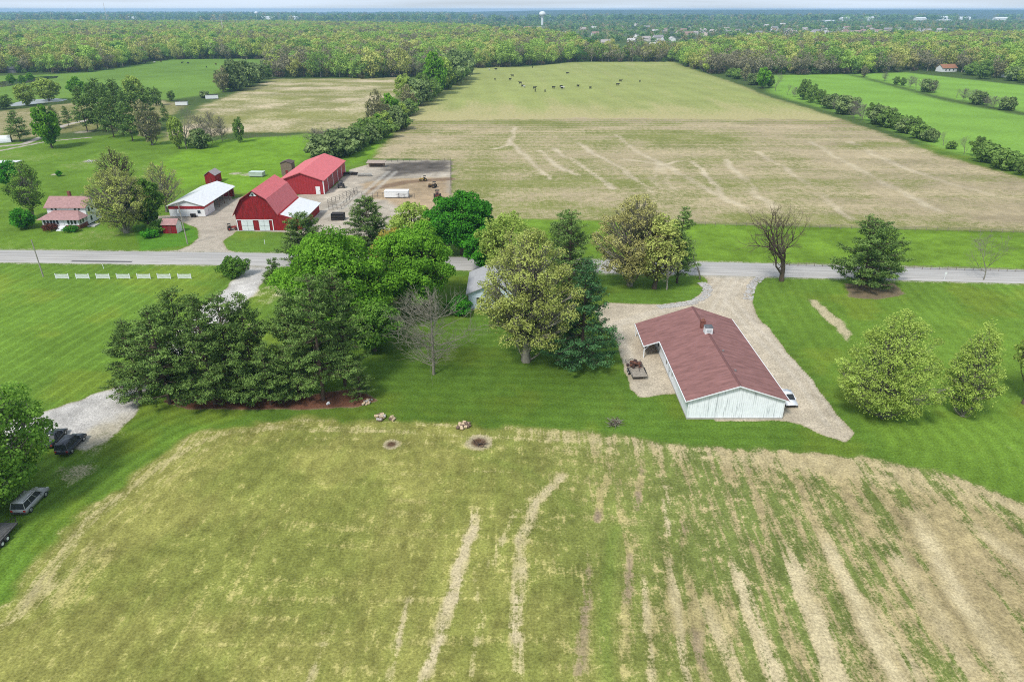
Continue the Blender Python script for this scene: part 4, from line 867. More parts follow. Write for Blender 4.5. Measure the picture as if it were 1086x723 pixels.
for i, (nm, d_, l_) in enumerate(WCOL):
    mt = leaf_material('woods_' + nm.replace(' ', '_'), d_, l_, .3, .16)
    for j in range(2):
        me = forest_tree(200+i*7+j, 19.5, 16.5+2.5*j, 3.5 if nm != 'grey brown' else 5, 1050 if nm != 'grey brown' else 620, 1.15, mt, 13)
        wood_stock.append((nm, me)); stock_obj(f'a{i*2+j:02d}', me)
prob = np.array([.34, .13, .24, .10, .06, .10, .03]); prob /= prob.sum()

W_LEFT = PX((-200, 80), (0, 78), (60, 78), (93, 77), (128, 72), (181, 63), (285, 62.5), (286, 82), (385, 83), (426, 81.5), (470, 82), (494, 74), (560, 71), (607, 66), (607, 55))
def woods_points():
    X0 = rngw.uniform; pts = []
    s = 11.8
    xs = np.arange(-2600, 2600, s); ys = np.arange(480, 2600, s); A, B = np.meshgrid(xs, ys); A = A.ravel()+rngw.uniform(-4, 4, A.size); B = B.ravel()+rngw.uniform(-4, 4, B.size)
    vis = (np.abs(A) < .80*B+90); A, B = A[vis], B[vis]
    # the front line of the woods as y(x)
    fl = PX((-300, 80), (0, 78), (60, 78), (93, 77), (128, 72), (181, 63.3), (286, 63), (286.5, 82), (385, 83.5), (426, 82), (480, 80), (497, 73), (560, 71), (607, 66.2), (713, 65.8), (742, 77.5), (790, 82), (812, 79.5), (897, 79.2), (960, 77.2), (1010, 79), (1060, 86), (1086, 89), (1300, 106))
    ang = np.array([a/b for a, b in fl]); dist = np.array([b for a, b in fl]); u = A/B
    front = np.interp(u, ang, dist)
    # step at 286 px (two woods at different distance)
    depth = B-front
    # back edge
    uk = np.array([at(x, 60)[0]/at(x, 60)[1] for x in (0, 300, 470, 560, 607, 640, 712, 740, 780, 1086)])
    back = np.interp(u, uk, [2500, 2500, 2000, 1500, 1150, 893, 893, 960, 1150, 1350])
    keep = (depth > 0) & (B < back*(1+.14*(fbm(A, B, 120, 3, 3)-.5)*(back > 1000)))
    # clearing round the far house at the right
    hx, hy = at(1003, 80); keep &= ~((np.abs(A-hx-6) < 26) & (B < hy+48))
    return A[keep], B[keep], depth[keep]
WA, WB, WD = woods_points()
order = np.argsort(WD*1.0 + WB*.004)
single = order[:300]; rest = order[300:]
patch = fbm(WA, WB, 70, 15, 3)
typ = rngw.choice(7, len(WA), p=prob)
typ = np.where((patch > .58) & (rngw.uniform(size=len(WA)) < .5), 1, typ); typ = np.where((patch < .40) & (rngw.uniform(size=len(WA)) < .45), 4, typ)
typ = np.where((WD < 14) & (rngw.uniform(size=len(WA)) < .25), 4, typ)
var = typ*2 + rngw.integers(0, 2, len(WA)); wsc = rngw.uniform(.68, 1.22, len(WA))
thin = (WB < 900) & (WA > 60) & (WA < 240)
wsc = np.where(thin, wsc*.95, wsc)
g = 'trees along the front edge of the woods'
sx_sorted = sorted(single, key=lambda i: WA[i]/WB[i])
for n_i, i in enumerate(sx_sorted):
    nm, me = wood_stock[int(var[i])]
    o = empty('woodland_tree'); link('crown', wood_parts[int(var[i])][0], o); link('trunk', wood_parts[int(var[i])][1], o); o.location = (WA[i], WB[i], 0); o.rotation_euler = (0, 0, rngw.uniform(0, 6.28)); s_ = wsc[i]; o.scale = (s_*.92, s_*.92, s_)
    px = 543+F*WA[i]/(WB[i]*math.cos(PITCH)+CAM_H*math.sin(PITCH))
    sec = 'behind the left green pasture' if px < 287 else 'behind the straw field' if px < 428 else 'at the end of the left hedgerow' if px < 500 else 'behind the left part of the big field' if px < 607 else 'in the thin line closing the big field' if px < 716 else 'at the far right corner of the big field' if px < 815 else 'behind the right green pastures'
    tag(o, f'{nm} tree {sec}, {ordw(n_i+1)} from the left'.replace('1th', '1st').replace('11st', '11th').replace('2th', '2nd').replace('12nd', '12th').replace('3th', '3rd').replace('13rd', '13th'), 'tree', g)

def scatter(name, P, idx, rot, scl, collection, kind='stuff', label=None, cat=None):
    me = bpy.data.meshes.new(name); me.vertices.add(len(P)); me.vertices.foreach_set('co', np.asarray(P, np.float32).ravel())
    for nm, ty, arr in (('idx', 'INT', idx), ('rot', 'FLOAT', rot), ('scl', 'FLOAT', scl)):
        a_ = me.attributes.new(nm, ty, 'POINT'); a_.data.foreach_set('value', np.asarray(arr, np.int32 if ty == 'INT' else np.float32))
    o = link(name, me); tag(o, label, cat, None, kind)
    ng = bpy.data.node_groups.new(name, 'GeometryNodeTree'); ng.interface.new_socket('Geometry', in_out='INPUT', socket_type='NodeSocketGeometry'); ng.interface.new_socket('Geometry', in_out='OUTPUT', socket_type='NodeSocketGeometry')
    N = ng.nodes; i_ = N.new('NodeGroupInput'); o_ = N.new('NodeGroupOutput'); iop = N.new('GeometryNodeInstanceOnPoints'); ci = N.new('GeometryNodeCollectionInfo'); m2p = N.new('GeometryNodeMeshToPoints')
    ci.inputs['Collection'].default_value = collection; ci.inputs['Separate Children'].default_value = True; ci.inputs['Reset Children'].default_value = True
    def attr(nm, ty):
        a_ = N.new('GeometryNodeInputNamedAttribute'); a_.data_type = ty; a_.inputs['Name'].default_value = nm; return a_.outputs['Attribute']
    cx = N.new('ShaderNodeCombineXYZ'); ng.links.new(attr('rot', 'FLOAT'), cx.inputs[2])
    ng.links.new(i_.outputs[0], m2p.inputs[0]); ng.links.new(m2p.outputs[0], iop.inputs['Points']); ng.links.new(ci.outputs[0], iop.inputs['Instance']); iop.inputs['Pick Instance'].default_value = True
    ng.links.new(attr('idx', 'INT'), iop.inputs['Instance Index']); ng.links.new(cx.outputs[0], iop.inputs['Rotation']); ng.links.new(attr('scl', 'FLOAT'), iop.inputs['Scale']); ng.links.new(iop.outputs[0], o_.inputs[0])
    md = o.modifiers.new('scatter', 'NODES'); md.node_group = ng
    return o
P = np.stack([WA[rest], WB[rest], np.zeros(len(rest))], 1)
scatter('woods', P, var[rest], rngw.uniform(0, 6.28, len(rest)), wsc[rest], src_col, label='mass of spring woodland behind the fields', cat='woods')

# undergrowth along the foot of the wood edge
und = bpy.data.collections.new('undergrowth_stock')
for i, (c0, c1) in enumerate([((.06, .06, .03), (.15, .15, .07)), ((.05, .10, .02), (.14, .22, .05)), ((.07, .055, .04), (.16, .13, .09))]):
    lv, sg = broadleaf(4.5, 6, .0, 300+i, .7, 260, 12, .22); me = leaf_mesh('scrub', *lv, leaf_material('scrub_leaves', c0, c1)); o = bpy.data.objects.new(f'b{i}', me); und.objects.link(o)
fr = np.where(WD < 26)[0]; fr = np.repeat(fr, 2)
P = np.stack([WA[fr]+rngw.uniform(-5, 5, len(fr)), WB[fr]+rngw.uniform(-5, 5, len(fr)), np.zeros(len(fr))], 1)
scatter('undergrowth', P, rngw.integers(0, 3, len(fr)), rngw.uniform(0, 6, len(fr)), rngw.uniform(.6, 1.25, len(fr)), und, label='scrubby undergrowth at the foot of the wood edge', cat='undergrowth')

rh = random.Random(12); HSPOTS = []
for x in range(604, 716, 8): HSPOTS.append((x+rh.uniform(-3, 3), rh.uniform(52, 59)))
for x in range(560, 1000, 9): HSPOTS.append((x+rh.uniform(-4, 4), rh.uniform(33, 41) if x > 720 else rh.uniform(38, 50)))
for x in range(400, 1010, 9): HSPOTS.append((x+rh.uniform(-4, 4), rh.uniform(28, 36)))
for x in range(760, 990, 8): HSPOTS.append((x+rh.uniform(-4, 4), rh.uniform(34, 40)))
HSPOTS = sorted(q for q in HSPOTS if rh.random() < .72)
# trees of the distant suburb and of the plain beyond
far = bpy.data.collections.new('far_stock')
for i, (c0, c1) in enumerate([((.06, .11, .03), (.18, .26, .08)), ((.04, .085, .025), (.12, .19, .06)), ((.10, .10, .05), (.24, .22, .11)), ((.02, .05, .02), (.06, .11, .045))]):
    lv, sg = broadleaf(11, 11, 1, 320+i, 1.5, 180, 12, .2); me = leaf_mesh('far_tree', *lv, leaf_material('far_leaves', c0, c1, .2, .2)); o = bpy.data.objects.new(f'c{i}', me); far.objects.link(o)
def plain_pts(y0, y1, dens, seed):
    r = np.random.default_rng(seed); n = int(dens*.85*(y1**2-y0**2)); yv = np.sqrt(r.uniform(y0**2, y1**2, n)); xv = r.uniform(-.85, .85, n)*yv
    return xv, yv, r
xv, yv, r = plain_pts(860, 3800, 1/620., 5)
uu_ = xv/yv
bk = np.interp(uu_, [-.8, -.35, -.12, 0, .06, .13, .23, .27, .33, .8], [2450, 2450, 2000, 1500, 1150, 890, 890, 970, 1150, 1350])
cl = fbm(xv, yv, 160, 44, 3); kp = (yv > bk) & ((cl > .42) | (r.uniform(size=len(xv)) < .3))
for hx_, hy_ in [at(*q) for q in HSPOTS]:
    kp &= ~((np.abs(xv-hx_) < 11) & (yv < hy_+12) & (yv > hy_-26))
xv, yv = xv[kp], yv[kp]
scatter('suburb_trees', np.stack([xv, yv, np.zeros(len(xv))], 1), r.choice(4, len(xv), p=[.35, .3, .2, .15]), r.uniform(0, 6, len(xv)), r.uniform(.55, 1.1, len(xv)), far, label='tree cover between the houses of the distant suburb', cat='trees')
xv, yv, r = plain_pts(3600, 9000, 1/3600., 6); cl = fbm(xv, yv, 700, 45, 3); kp = (cl > .40) & ((yv < 4700) | (xv < -.06*yv)); xv, yv = xv[kp], yv[kp]
scatter('distant_woods', np.stack([xv, yv, np.zeros(len(xv))], 1), r.choice(4, len(xv), p=[.3, .35, .15, .2]), r.uniform(0, 6, len(xv)), r.uniform(1.6, 3.0, len(xv)), far, label='hazy woodland covering the far plain', cat='woods').scale = (1, 1, 1)

# hills on the horizon
hx = np.linspace(-11400, 11400, 420); hy = np.linspace(4300, 11300, 46); A, B = np.meshgrid(hx, hy); a_, b_2 = A.ravel(), B.ravel()
prof = sstep(4300, 8600, b_2)*sstep(11300, 9800, b_2)
ramp_x = sstep(-1500, 1200, a_)
z = prof*(16+30*ramp_x+13*(fbm(a_, b_2, 1500, 8, 4)-.5)+4*(fbm(a_, b_2, 260, 9, 3)-.5)) - .5
I = (np.arange(45)[:, None]*420+np.arange(419)[None, :]).ravel()
hm = paint('hill_woods', (.085, .115, .075), 1, .75, .02, spec=.02, stretch=(1, .35, 1))
tag(link('hills', mesh_np('hills', np.stack([a_, b_2, z], 1), np.stack([I, I+1, I+421, I+420], 1), [hm], smooth=True)), kind='structure')

# the air
hz = MB(); hz.box(-11450, 11450, -395, 11450, -1, 60)
mh = bpy.data.materials.new('haze_air'); mh.use_nodes = True; t = mh.node_tree; t.nodes.remove(t.nodes['Principled BSDF'])
pv = t.nodes.new('ShaderNodeVolumePrincipled'); pv.inputs['Color'].default_value = (.38, .65, 1, 1); pv.inputs['Density'].default_value = .00011; pv.inputs['Anisotropy'].default_value = .1
t.links.new(pv.outputs[0], t.nodes['Material Output'].inputs['Volume'])
tag(hz.build('haze', mh), 'bluish summer haze over the whole plain', 'haze', None, 'stuff')
# ------------------------------------------------------------------ buildings
def walls(name, x0, x1, y0, y1, prof, m_end, m_side, parent, axis='y'):
    """prof: outline of the gable end; axis: which way the ridge runs"""
    mb = MB(); n = len(prof)
    if axis == 'y': v = [(a, y0, z) for a, z in prof]+[(a, y1, z) for a, z in prof]
    else: v = [(x0, a, z) for a, z in prof]+[(x1, a, z) for a, z in prof]
    mb.add(v, [tuple(range(n))[::-1], tuple(range(n, 2*n))], 0)
    mb.add(v, [(i, (i+1) % n, n+(i+1) % n, n+i) for i in range(n)], 1)
    return mb.build(name, [m_end, m_side], parent)
def gable_roof(name, prof, a, b, t, mat, parent, axis='y'):
    """prof: list of (across, z) along the roof surface; a..b along the ridge"""
    pts = prof + [(p, z-t) for p, z in prof[::-1]]
    mb = MB(); mb.prism(pts, axis, a, b); return mb.build(name, mat, parent)
def window(parent, x0, x1, y0, y1, z0, z1, face, fr=.08, name='window', glass=None, frame=None, nx=1):
    """frame with a dark pane standing 3 cm proud of a wall; face 'y-' looks at the camera, 'x+'/'x-' sideways"""
    f = MB(); g = MB()
    if face == 'y-':
        f.box(x0-fr, x1+fr, y0-.05, y0-.003, z1, z1+fr); f.box(x0-fr, x1+fr, y0-.07, y0-.003, z0-fr, z0); f.box(x0-fr, x0, y0-.05, y0-.003, z0, z1); f.box(x1, x1+fr, y0-.05, y0-.003, z0, z1)
        for i in range(1, nx): xm = x0+(x1-x0)*i/nx; f.box(xm-.05, xm+.05, y0-.05, y0-.003, z0, z1)
        g.box(x0, x1, y0-.03, y0-.004, z0, z1)
    else:
        s = 1 if face == 'x+' else -1; X0 = x0
        def bx(q, ya, yb, za, zb, d):
            a, b = sorted((X0+s*.003, X0+s*d)); q.box(a, b, ya, yb, za, zb)
        bx(f, y0-fr, y1+fr, z1, z1+fr, .05); bx(f, y0-fr, y1+fr, z0-fr, z0, .07); bx(f, y0-fr, y0, z0, z1, .05); bx(f, y1, y1+fr, z0, z1, .05)
        for i in range(1, nx): ym = y0+(y1-y0)*i/nx; bx(f, ym-.05, ym+.05, z0, z1, .05)
        bx(g, y0, y1, z0, z1, .03)
    o = f.build(name, frame or WHITE, parent); g.build('pane', glass or GLASS, o); return o
WHITE = paint('white_paint', (.74, .76, .77), .55, .08, 2)
WHITEM = ribbed('white_metal_roofing', (.70, .71, .71), .9, 1, .35, .78, .12, spec=.4)
GLASS = paint('window_glass', (.03, .04, .05), .12, .3, 1, spec=.6)
CONC = paint('concrete', (.40, .39, .36), .9, .2, 1.5, .2)
WOODD = paint('weathered_wood', (.20, .15, .11), .9, .35, 3, .3)
DARK = paint('dark_interior', (.035, .03, .028), .9, .3)
BRICK = paint('brick', (.20, .075, .055), .9, .3, 6, .3, 12)
SHINGLE = paint('maroon_shingles', (.24, .122, .112), .95, .30, .9, .35, 14, spec=.08, stretch=(.35, 1.6, 1))
SIDEB = ribbed('white_board_sides', (.78, .82, .86), .30, 1, .6, .8, .06, spec=.2)
ENDB = ribbed('white_board_end', (.84, .87, .90), .30, 0, .6, .82, .08, stain=((.20, .23, .24), (5.5, 1, .32), .54, .6), spec=.2)
RMET = ribbed('red_metal_siding', (.34, .028, .035), .9, 0, .5, .72, .12); RMETY = ribbed('red_metal_siding_side', (.34, .028, .035), .9, 1, .5, .72, .12)
RROOF = ribbed('coral_metal_roof', (.62, .125, .13), .95, 1, .5, .84, .20, spec=.35)
RBARN = ribbed('red_barn_boards', (.27, .018, .022), .28, 0, .8, .55, .3, stain=((.12, .02, .02), (3, 1, .4), .5, .7), spec=.15, stretch=(1, 1, .35)); RBARNY = ribbed('red_barn_boards_side', (.27, .018, .022), .28, 1, .8, .55, .3, spec=.15)
PINKR = paint('faded_red_shingles', (.36, .215, .205), .9, .22, 1.6, .3, 12, spec=.1)

# white garage with the maroon roof
g0 = empty('garage', (33.2, 101, 0), 0, 'long white garage with maroon shingle roof on the gravel drive', 'garage')
def L(o, off=(33.2, 101, 0)):     # children were built in world coordinates; shift them under their empty
    for c in o.children: c.location = (-off[0], -off[1], -off[2])
RX, RZ = 33.15, 5.95
w_ = walls('wall', 0, 0, 86.65, 115.2, [(26.1, .25), (26.1, 3.32), (RX, 5.72), (40.2, 3.32), (40.2, .25)], ENDB, SIDEB, g0)
MB().box(26.02, 40.28, 86.57, 115.28, -.2, .25).build('foundation', CONC, g0)
roof = MB()
roof.prism([(25.55, 3.36), (RX, RZ), (40.75, 3.36), (40.75, 3.2), (RX, 5.79), (25.55, 3.2)], 'y', 86.2, 115.6)
roof.prism([(22.9, 2.46), (25.546, 3.36), (25.546, 3.2), (22.9, 2.3)], 'y', 106.3, 115.6)
ro = roof.build('roof', SHINGLE, g0)
cap = MB(); cap.prism([(RX-.22, RZ-.055), (RX, RZ+.03), (RX+.22, RZ-.055), (RX, RZ-.04)], 'y', 86.2, 115.6); cap.build('ridge_cap', paint('ridge_shingles', (.16, .075, .07), .95, .2, 5, .4, 20), ro)
fas = MB()
fas.prism([(25.5, 3.17), (25.5, 3.30), (RX, 5.9), (40.8, 3.30), (40.8, 3.17), (RX, 5.72)], 'y', 86.1, 86.19)
fas.box(25.42, 25.53, 86.2, 106.2, 3.12, 3.34); fas.box(40.77, 40.88, 86.2, 115.6, 3.12, 3.34)
fas.prism([(22.85, 2.24), (22.85, 2.42), (25.5, 3.32), (25.5, 3.14)], 'y', 106.2, 106.29); fas.box(22.77, 22.88, 106.3, 115.6, 2.2, 2.44)
fas.build('fascia', WHITE, g0)
for y in (106.6, 115.2):
    p = MB(); p.box(23.0, 23.16, y-.08, y+.08, 0, 2.32); p.add([(23.16, y-.05, 1.5), (23.16, y-.05, 1.62), (24.0, y-.05, 2.55), (24.0, y-.05, 2.42), (23.16, y+.05, 1.5), (23.16, y+.05, 1.62), (24.0, y+.05, 2.55), (24.0, y+.05, 2.42)], [(0,1,2,3), (7,6,5,4), (0,4,5,1), (1,5,6,2), (2,6,7,3), (3,7,4,0)]); p.build('porch_post', WHITE, g0)
for xa in (26.0, 40.08): MB().box(xa, xa+.22, 86.55, 86.64, .25, 3.2).build('corner_trim', WHITE, g0)
dr = MB(); dr.box(26.03, 26.09, 99.2, 100.2, .25, 2.35); d_ = dr.build('door', paint('grey_door', (.55, .6, .63), .5), g0); MB().box(25.97, 26.03, 99.3, 99.4, 1.2, 1.3).build('handle', DARK, d_)
for y in (97.2, 101.6, 108.5): window(g0, 26.1, 0, y, y+.75, 1.1, 2.3, 'x-')
MB().box(25.98, 26.09, 110.5, 113.3, .02, 2.4).build('overhead_door', ribbed('overhead_door_panels', (.62, .64, .64), .5, 2, .5, .7, .05), g0)
cu = MB(); cu.box(RX-.62, RX+.62, 104.0, 105.2, 5.4, 6.95); c_ = cu.build('cupola', WHITE, g0)
q = MB(); q.add([(RX-.7, 103.9, 6.95), (RX+.7, 103.9, 6.95), (RX+.7, 105.3, 6.95), (RX-.7, 105.3, 6.95), (RX, 104.6, 7.3)], [(3, 2, 1, 0), (0, 1, 4), (1, 2, 4), (2, 3, 4), (3, 0, 4)]); q.build('cupola_roof', paint('grey_tin', (.10, .11, .12), .7, .3), c_)
lv = MB(); [lv.box(RX-.4, RX+.4, 103.96, 103.995, 6.1+i*.14, 6.17+i*.14) for i in range(4)]; lv.build('louver', paint('louver_grey', (.45, .47, .48), .6), c_)
ch = MB(); ch.box(RX-.75, RX-.05, 106.3, 107.1, 5.3, 7.0); ch.box(RX-.82, RX+.02, 106.23, 107.17, 7.0, 7.12); h_ = ch.build('chimney', BRICK, g0)
MB().tube((RX-.4, 106.7, 7.12), (RX-.4, 106.7, 7.5), .17, .15, 10).build('flue', paint('clay_flue', (.25, .12, .08), .9), h_)
for y in (97.5, 90.9): MB().box(RX+.5, RX+.8, y, y+.3, 5.7, 5.98).build('roof_vent', paint('vent_tin', (.2, .17, .17), .5), g0)
L(g0)

# red gambrel barn with white lean-to
o = empty('gambrel_barn', (-69.5, 192, 0), 0, 'red gambrel barn with two white doors and white lean-to roof', 'barn')
GP = [(-75.8, 5.1), (-73.4, 9.0), (-69.9, 11.3), (-66.4, 9.0), (-64.0, 4.95)]
walls('wall', 0, 0, 182.6, 201.8, [(-75.6, .2)]+[(-75.6, 5.0), (-73.3, 8.85), (-69.9, 11.1), (-66.5, 8.85), (-64.1, 4.8)]+[(-57.9, 2.9), (-57.9, .2)], RBARN, RBARNY, o)
rf = gable_roof('roof', [(-76.15, 4.5)]+GP[:]+[(-63.85, 4.7)], 182.1, 202.2, .14, RROOF, o)
gable_roof('lean_to_roof', [(-63.9, 4.72), (-57.2, 2.92)], 182.9, 201.9, .12, WHITEM, o)
t_ = MB()
for (a, b), (c, d) in zip(GP[:-1], GP[1:]): t_.add([(a, 182.0, b-.26), (a, 182.0, b-.06), (c, 182.0, d-.06), (c, 182.0, d-.26), (a, 182.09, b-.26), (a, 182.09, b-.06), (c, 182.09, d-.06), (c, 182.09, d-.26)], [(0,1,2,3), (7,6,5,4), (0,4,5,1), (1,5,6,2), (2,6,7,3), (3,7,4,0)])
t_.build('roof_edge_trim', paint('dark_red_trim', (.16, .03, .03), .6), o)
v = MB(); v.prism([(-70.9, 9.7), (-69.9, 10.95), (-68.9, 9.7)], 'y', 182.5, 182.59); hv = v.build('hayloft_hood', WHITE, o)
MB().box(-70.15, -69.65, 182.44, 182.49, 9.8, 10.3).build('loft_window', GLASS, hv)
for x0, x1 in ((-74.2, -71.0), (-69.4, -66.6)):
    d_ = MB().box(x0, x1, 182.46, 182.59, .15, 3.0).build('door', paint('white_door', (.66, .70, .72), .6, .15, 3), o)
    x_ = MB(); [x_.box(x0+(x1-x0)*k-.05, x0+(x1-x0)*k+.05, 182.42, 182.455, .2, 2.95) for k in (.5,)]; [x_.box(x0+.05, x1-.05, 182.42, 182.455, z, z+.09) for z in (.25, 1.5, 2.8)]; x_.build('door_brace', paint('brace', (.5, .53, .55), .6), d_)
pt = MB(); [pt.box(x, x+.22, 182.48, 182.59, .15, 3.2) for x in (-75.5, -65.75)]; pt.box(-75.3, -65.7, 182.5, 182.59, 3.05, 3.22); pt.build('door_post', WHITE, o)
MB().box(-75.75, -57.8, 182.5, 201.9, -.2, .2).build('foundation', CONC, o)
L(o, (-69.5, 192, 0))
# large red barn with coral roof
o = empty('pole_barn', (-69.2, 240, 0), 0, 'large red metal barn with coral roof behind the gambrel barn', 'barn')
walls('wall', 0, 0, 224.0, 256.0, [(-76.3, .1), (-76.3, 4.6), (-69.1, 7.1), (-61.9, 4.6), (-61.9, .1)], RMET, RMETY, o)
gable_roof('roof', [(-76.7, 4.62), (-69.1, 7.3), (-61.5, 4.62)], 223.6, 256.4, .14, RROOF, o)
tr = MB(); tr.prism([(-76.75, 4.4), (-76.75, 4.58), (-69.1, 7.24), (-61.45, 4.58), (-61.45, 4.4), (-69.1, 7.02)], 'y', 223.5, 223.59); tr.build('roof_edge_trim', paint('coral_trim', (.45, .12, .12), .6), o)
tr = MB(); tr.box(-62.1, -61.82, 223.9, 223.99, .1, 4.5); [tr.box(-61.89, -61.8, y, y+.25, .1, 4.5) for y in (224.1, 229.5, 236.5, 243.5, 249.5, 255.6)]; tr.build('corner_trim', WHITE, o)
d_ = MB().box(-64.6, -63.2, 223.88, 223.99, .1, 2.6).build('door', WHITE, o); MB().box(-63.45, -63.35, 223.82, 223.87, 1.2, 1.3).build('handle', DARK, d_)
for y0_, y1_ in ((230.2, 236.2), (237, 243), (244, 249.2)): MB().box(-61.89, -61.82, y0_, y1_, .1, 4.0).build('sliding_door', paint('red_sliding_door', (.24, .03, .035), .5, .15), o)
L(o, (-69.2, 240, 0))
# white machine shed with open bays
o = empty('machine_shed', (-95.4, 208, 0), 0, 'white machine shed with red band and open bays on its right side', 'shed')
walls('wall', 0, 0, 197.0, 204.0, [(-100.7, .1), (-100.7, 3.3), (-95.5, 4.85), (-90.3, 3.3), (-90.3, .1)], WHITE, WHITE, o)
MB().box(-100.68, -100.5, 204.0, 220.9, .1, 3.3).build('side_wall', WHITE, o); MB().box(-100.5, -90.4, 220.75, 220.9, .1, 3.3).build('rear_wall', RMET, o)
gable_roof('roof', [(-101.1, 3.3), (-95.5, 5.05), (-89.9, 3.3)], 196.5, 221.4, .13, WHITEM, o)
bd = MB(); bd.box(-100.75, -90.25, 196.93, 196.99, 2.35, 3.15); bd.box(-90.29, -90.22, 197, 204, 2.5, 3.15); bd.build('red_band', RMET, o)
for y in (208.2, 212.4, 216.6, 220.6): MB().box(-90.6, -90.4, y-.1, y+.1, 0, 3.2).build('post', WOODD, o)
MB().box(-90.62, -90.38, 204.0, 220.9, 3.0, 3.22).build('beam', WOODD, o)
MB().box(-90.28, -90.22, 199.6, 203.4, .1, 2.45).build('overhead_door', ribbed('shed_door_panels', (.66, .67, .67), .55, 2, .5, .75, .05), o)
window(o, -92.4, -91.5, 196.99, 0, 1.0, 1.9, 'y-')
MB().box(-100.4, -95, 206.3, 206.6, .0, 2.4).build('inner_partition', DARK, o)
L(o, (-95.4, 208, 0))
for x in (-93.8, -93.0):
    o = empty('trash_can', (x-.2, 196.3, 0), 0, 'dark wheeled bin by the white machine shed, ' + ('left of the pair' if x < -93.5 else 'right of the pair'), 'bin', 'dark bins before the machine shed')
    b_ = MB(); b_.add([(-.25, -.25, 0), (.25, -.25, 0), (.25, .25, 0), (-.25, .25, 0), (-.32, -.32, 1), (.32, -.32, 1), (.32, .32, 1), (-.32, .32, 1)], [(0,3,2,1), (4,5,6,7), (0,1,5,4), (1,2,6,5), (2,3,7,6), (3,0,4,7)]); b_.build('bin_body', DARK, o, .03); MB().box(-.35, .35, -.35, .35, 1.0, 1.08).build('lid', DARK, o, .02)
# small red sheds
def small_shed(x0, x1, y0, y1, h, hr, axis, label, roofm, wallm=None, endm=None, rz=0):
    cx, cy = (x0+x1)/2, (y0+y1)/2; o = empty('small_shed', (cx, cy, 0), rz, label, 'shed'); a, b = (x1-x0)/2, (y1-y0)/2
    if axis == 'x':
        walls('wall', -a, a, 0, 0, [(-b, 0), (-b, h), (0, hr), (b, h), (b, 0)], endm or RBARNY, wallm or RBARN, o, 'x'); gable_roof('roof', [(-b-.25, h-.03), (0, hr+.12), (b+.25, h-.03)], -a-.25, a+.25, .1, roofm, o, 'x')
    else:
        walls('wall', 0, 0, -b, b, [(-a, 0), (-a, h), (0, hr), (a, h), (a, 0)], wallm or RBARN, endm or RBARNY, o); gable_roof('roof', [(-a-.25, h-.03), (0, hr+.12), (a+.25, h-.03)], -b-.25, b+.25, .1, roofm, o)
    MB().box(-.45, .45, -b-.06, -b-.003, .05, min(2.0, h-.2)).build('door', paint('shed_door', (.2, .03, .03), .7, .2), o)
    return o
small_shed(-95.0, -91.2, 180.2, 183.4, 2.5, 3.7, 'x', 'small red shed with pinkish roof and white gable beside the road drive', PINKR, endm=WHITE)
small_shed(-107.2, -103.6, 239, 244.5, 3.0, 4.3, 'y', 'small red hut with grey roof behind the white machine shed', paint('grey_roofing', (.33, .29, .29), .8, .2))
o = small_shed(-84.5, -80.5, 252, 256, 4.6, 5.2, 'y', 'narrow brown tower shed behind the coral roofed barn', paint('brown_roofing', (.10, .07, .06), .8, .2), WOODD, WOODD)

# white farmhouse
o = empty('farmhouse', (-125.5, 190, 0), 0, 'white two storey farmhouse with pink brown roofs and brick porch', 'house')
walls('wall', -130.6, -119.8, 0, 0, [(188.4, .3), (188.4, 5.2), (191.8, 7.2), (195.2, 5.2), (195.2, .3)], WHITE, WHITE, o, 'x')
gable_roof('roof', [(187.9, 5.1), (191.8, 7.45), (195.7, 5.1)], -131.1, -119.3, .16, PINKR, o, 'x')
MB().box(-130.5, -120.0, 184.4, 188.35, 0, 1.05).build('porch_base', BRICK, o)
MB().box(-130.3, -120.2, 184.6, 188.35, 1.05, 2.75).build('porch_wall', WHITE, o)
q = MB(); q.add([(-131.2, 183.8, 2.75), (-119.3, 183.8, 2.75), (-119.3, 188.35, 2.75), (-131.2, 188.35, 2.75), (-128.6, 188.35, 4.3), (-121.9, 188.35, 4.3)], [(0, 1, 2, 3), (0, 4, 5, 1), (1, 5, 2), (3, 4, 0), (3, 2, 5, 4)]); q.build('porch_roof', PINKR, o)
for x in (-129.9, -128.95, -128.0, -127.2, -126.3, -123.3, -122.35, -121.4): window(o, x, x+.62, 184.6, 0, 1.35, 2.45, 'y-', .1)
for y in (185.2, 186.5): window(o, -120.2, 0, y, y+.7, 1.35, 2.45, 'x+', .1)
for x in (-129.4, -128.3, -122.9, -121.8): window(o, x, x+.6, 188.4, 0, 4.3, 4.95, 'y-', .07)
for y, z in ((189.6, 3.5), (191.2, 3.6), (193.2, 3.5), (189.8, 1.0), (192.6, 1.0)): window(o, -119.8, 0, y, y+.85, z, z+1.25, 'x+', .1)
dd = MB().box(-125.1, -124.2, 184.52, 184.59, 1.05, 2.5).build('door', paint('pale_door', (.6, .62, .62), .5), o)
st = MB(); [st.box(-125.6, -123.7, 183.4-.35*i, 183.75-.35*i, 0, .9-.22*i) for i in range(4)]; st.box(-125.6, -123.7, 183.75, 184.39, 0, 1.04); st.build('steps', WHITE, o)
MB().box(-126.2, -125.5, 192.4, 193.1, 5.8, 8.6).build('chimney', BRICK, o)
MB().box(-119.3, -117.2, 186.5, 189.5, 0, .25).build('side_stoop', CONC, o)
L(o, (-125.5, 190, 0))

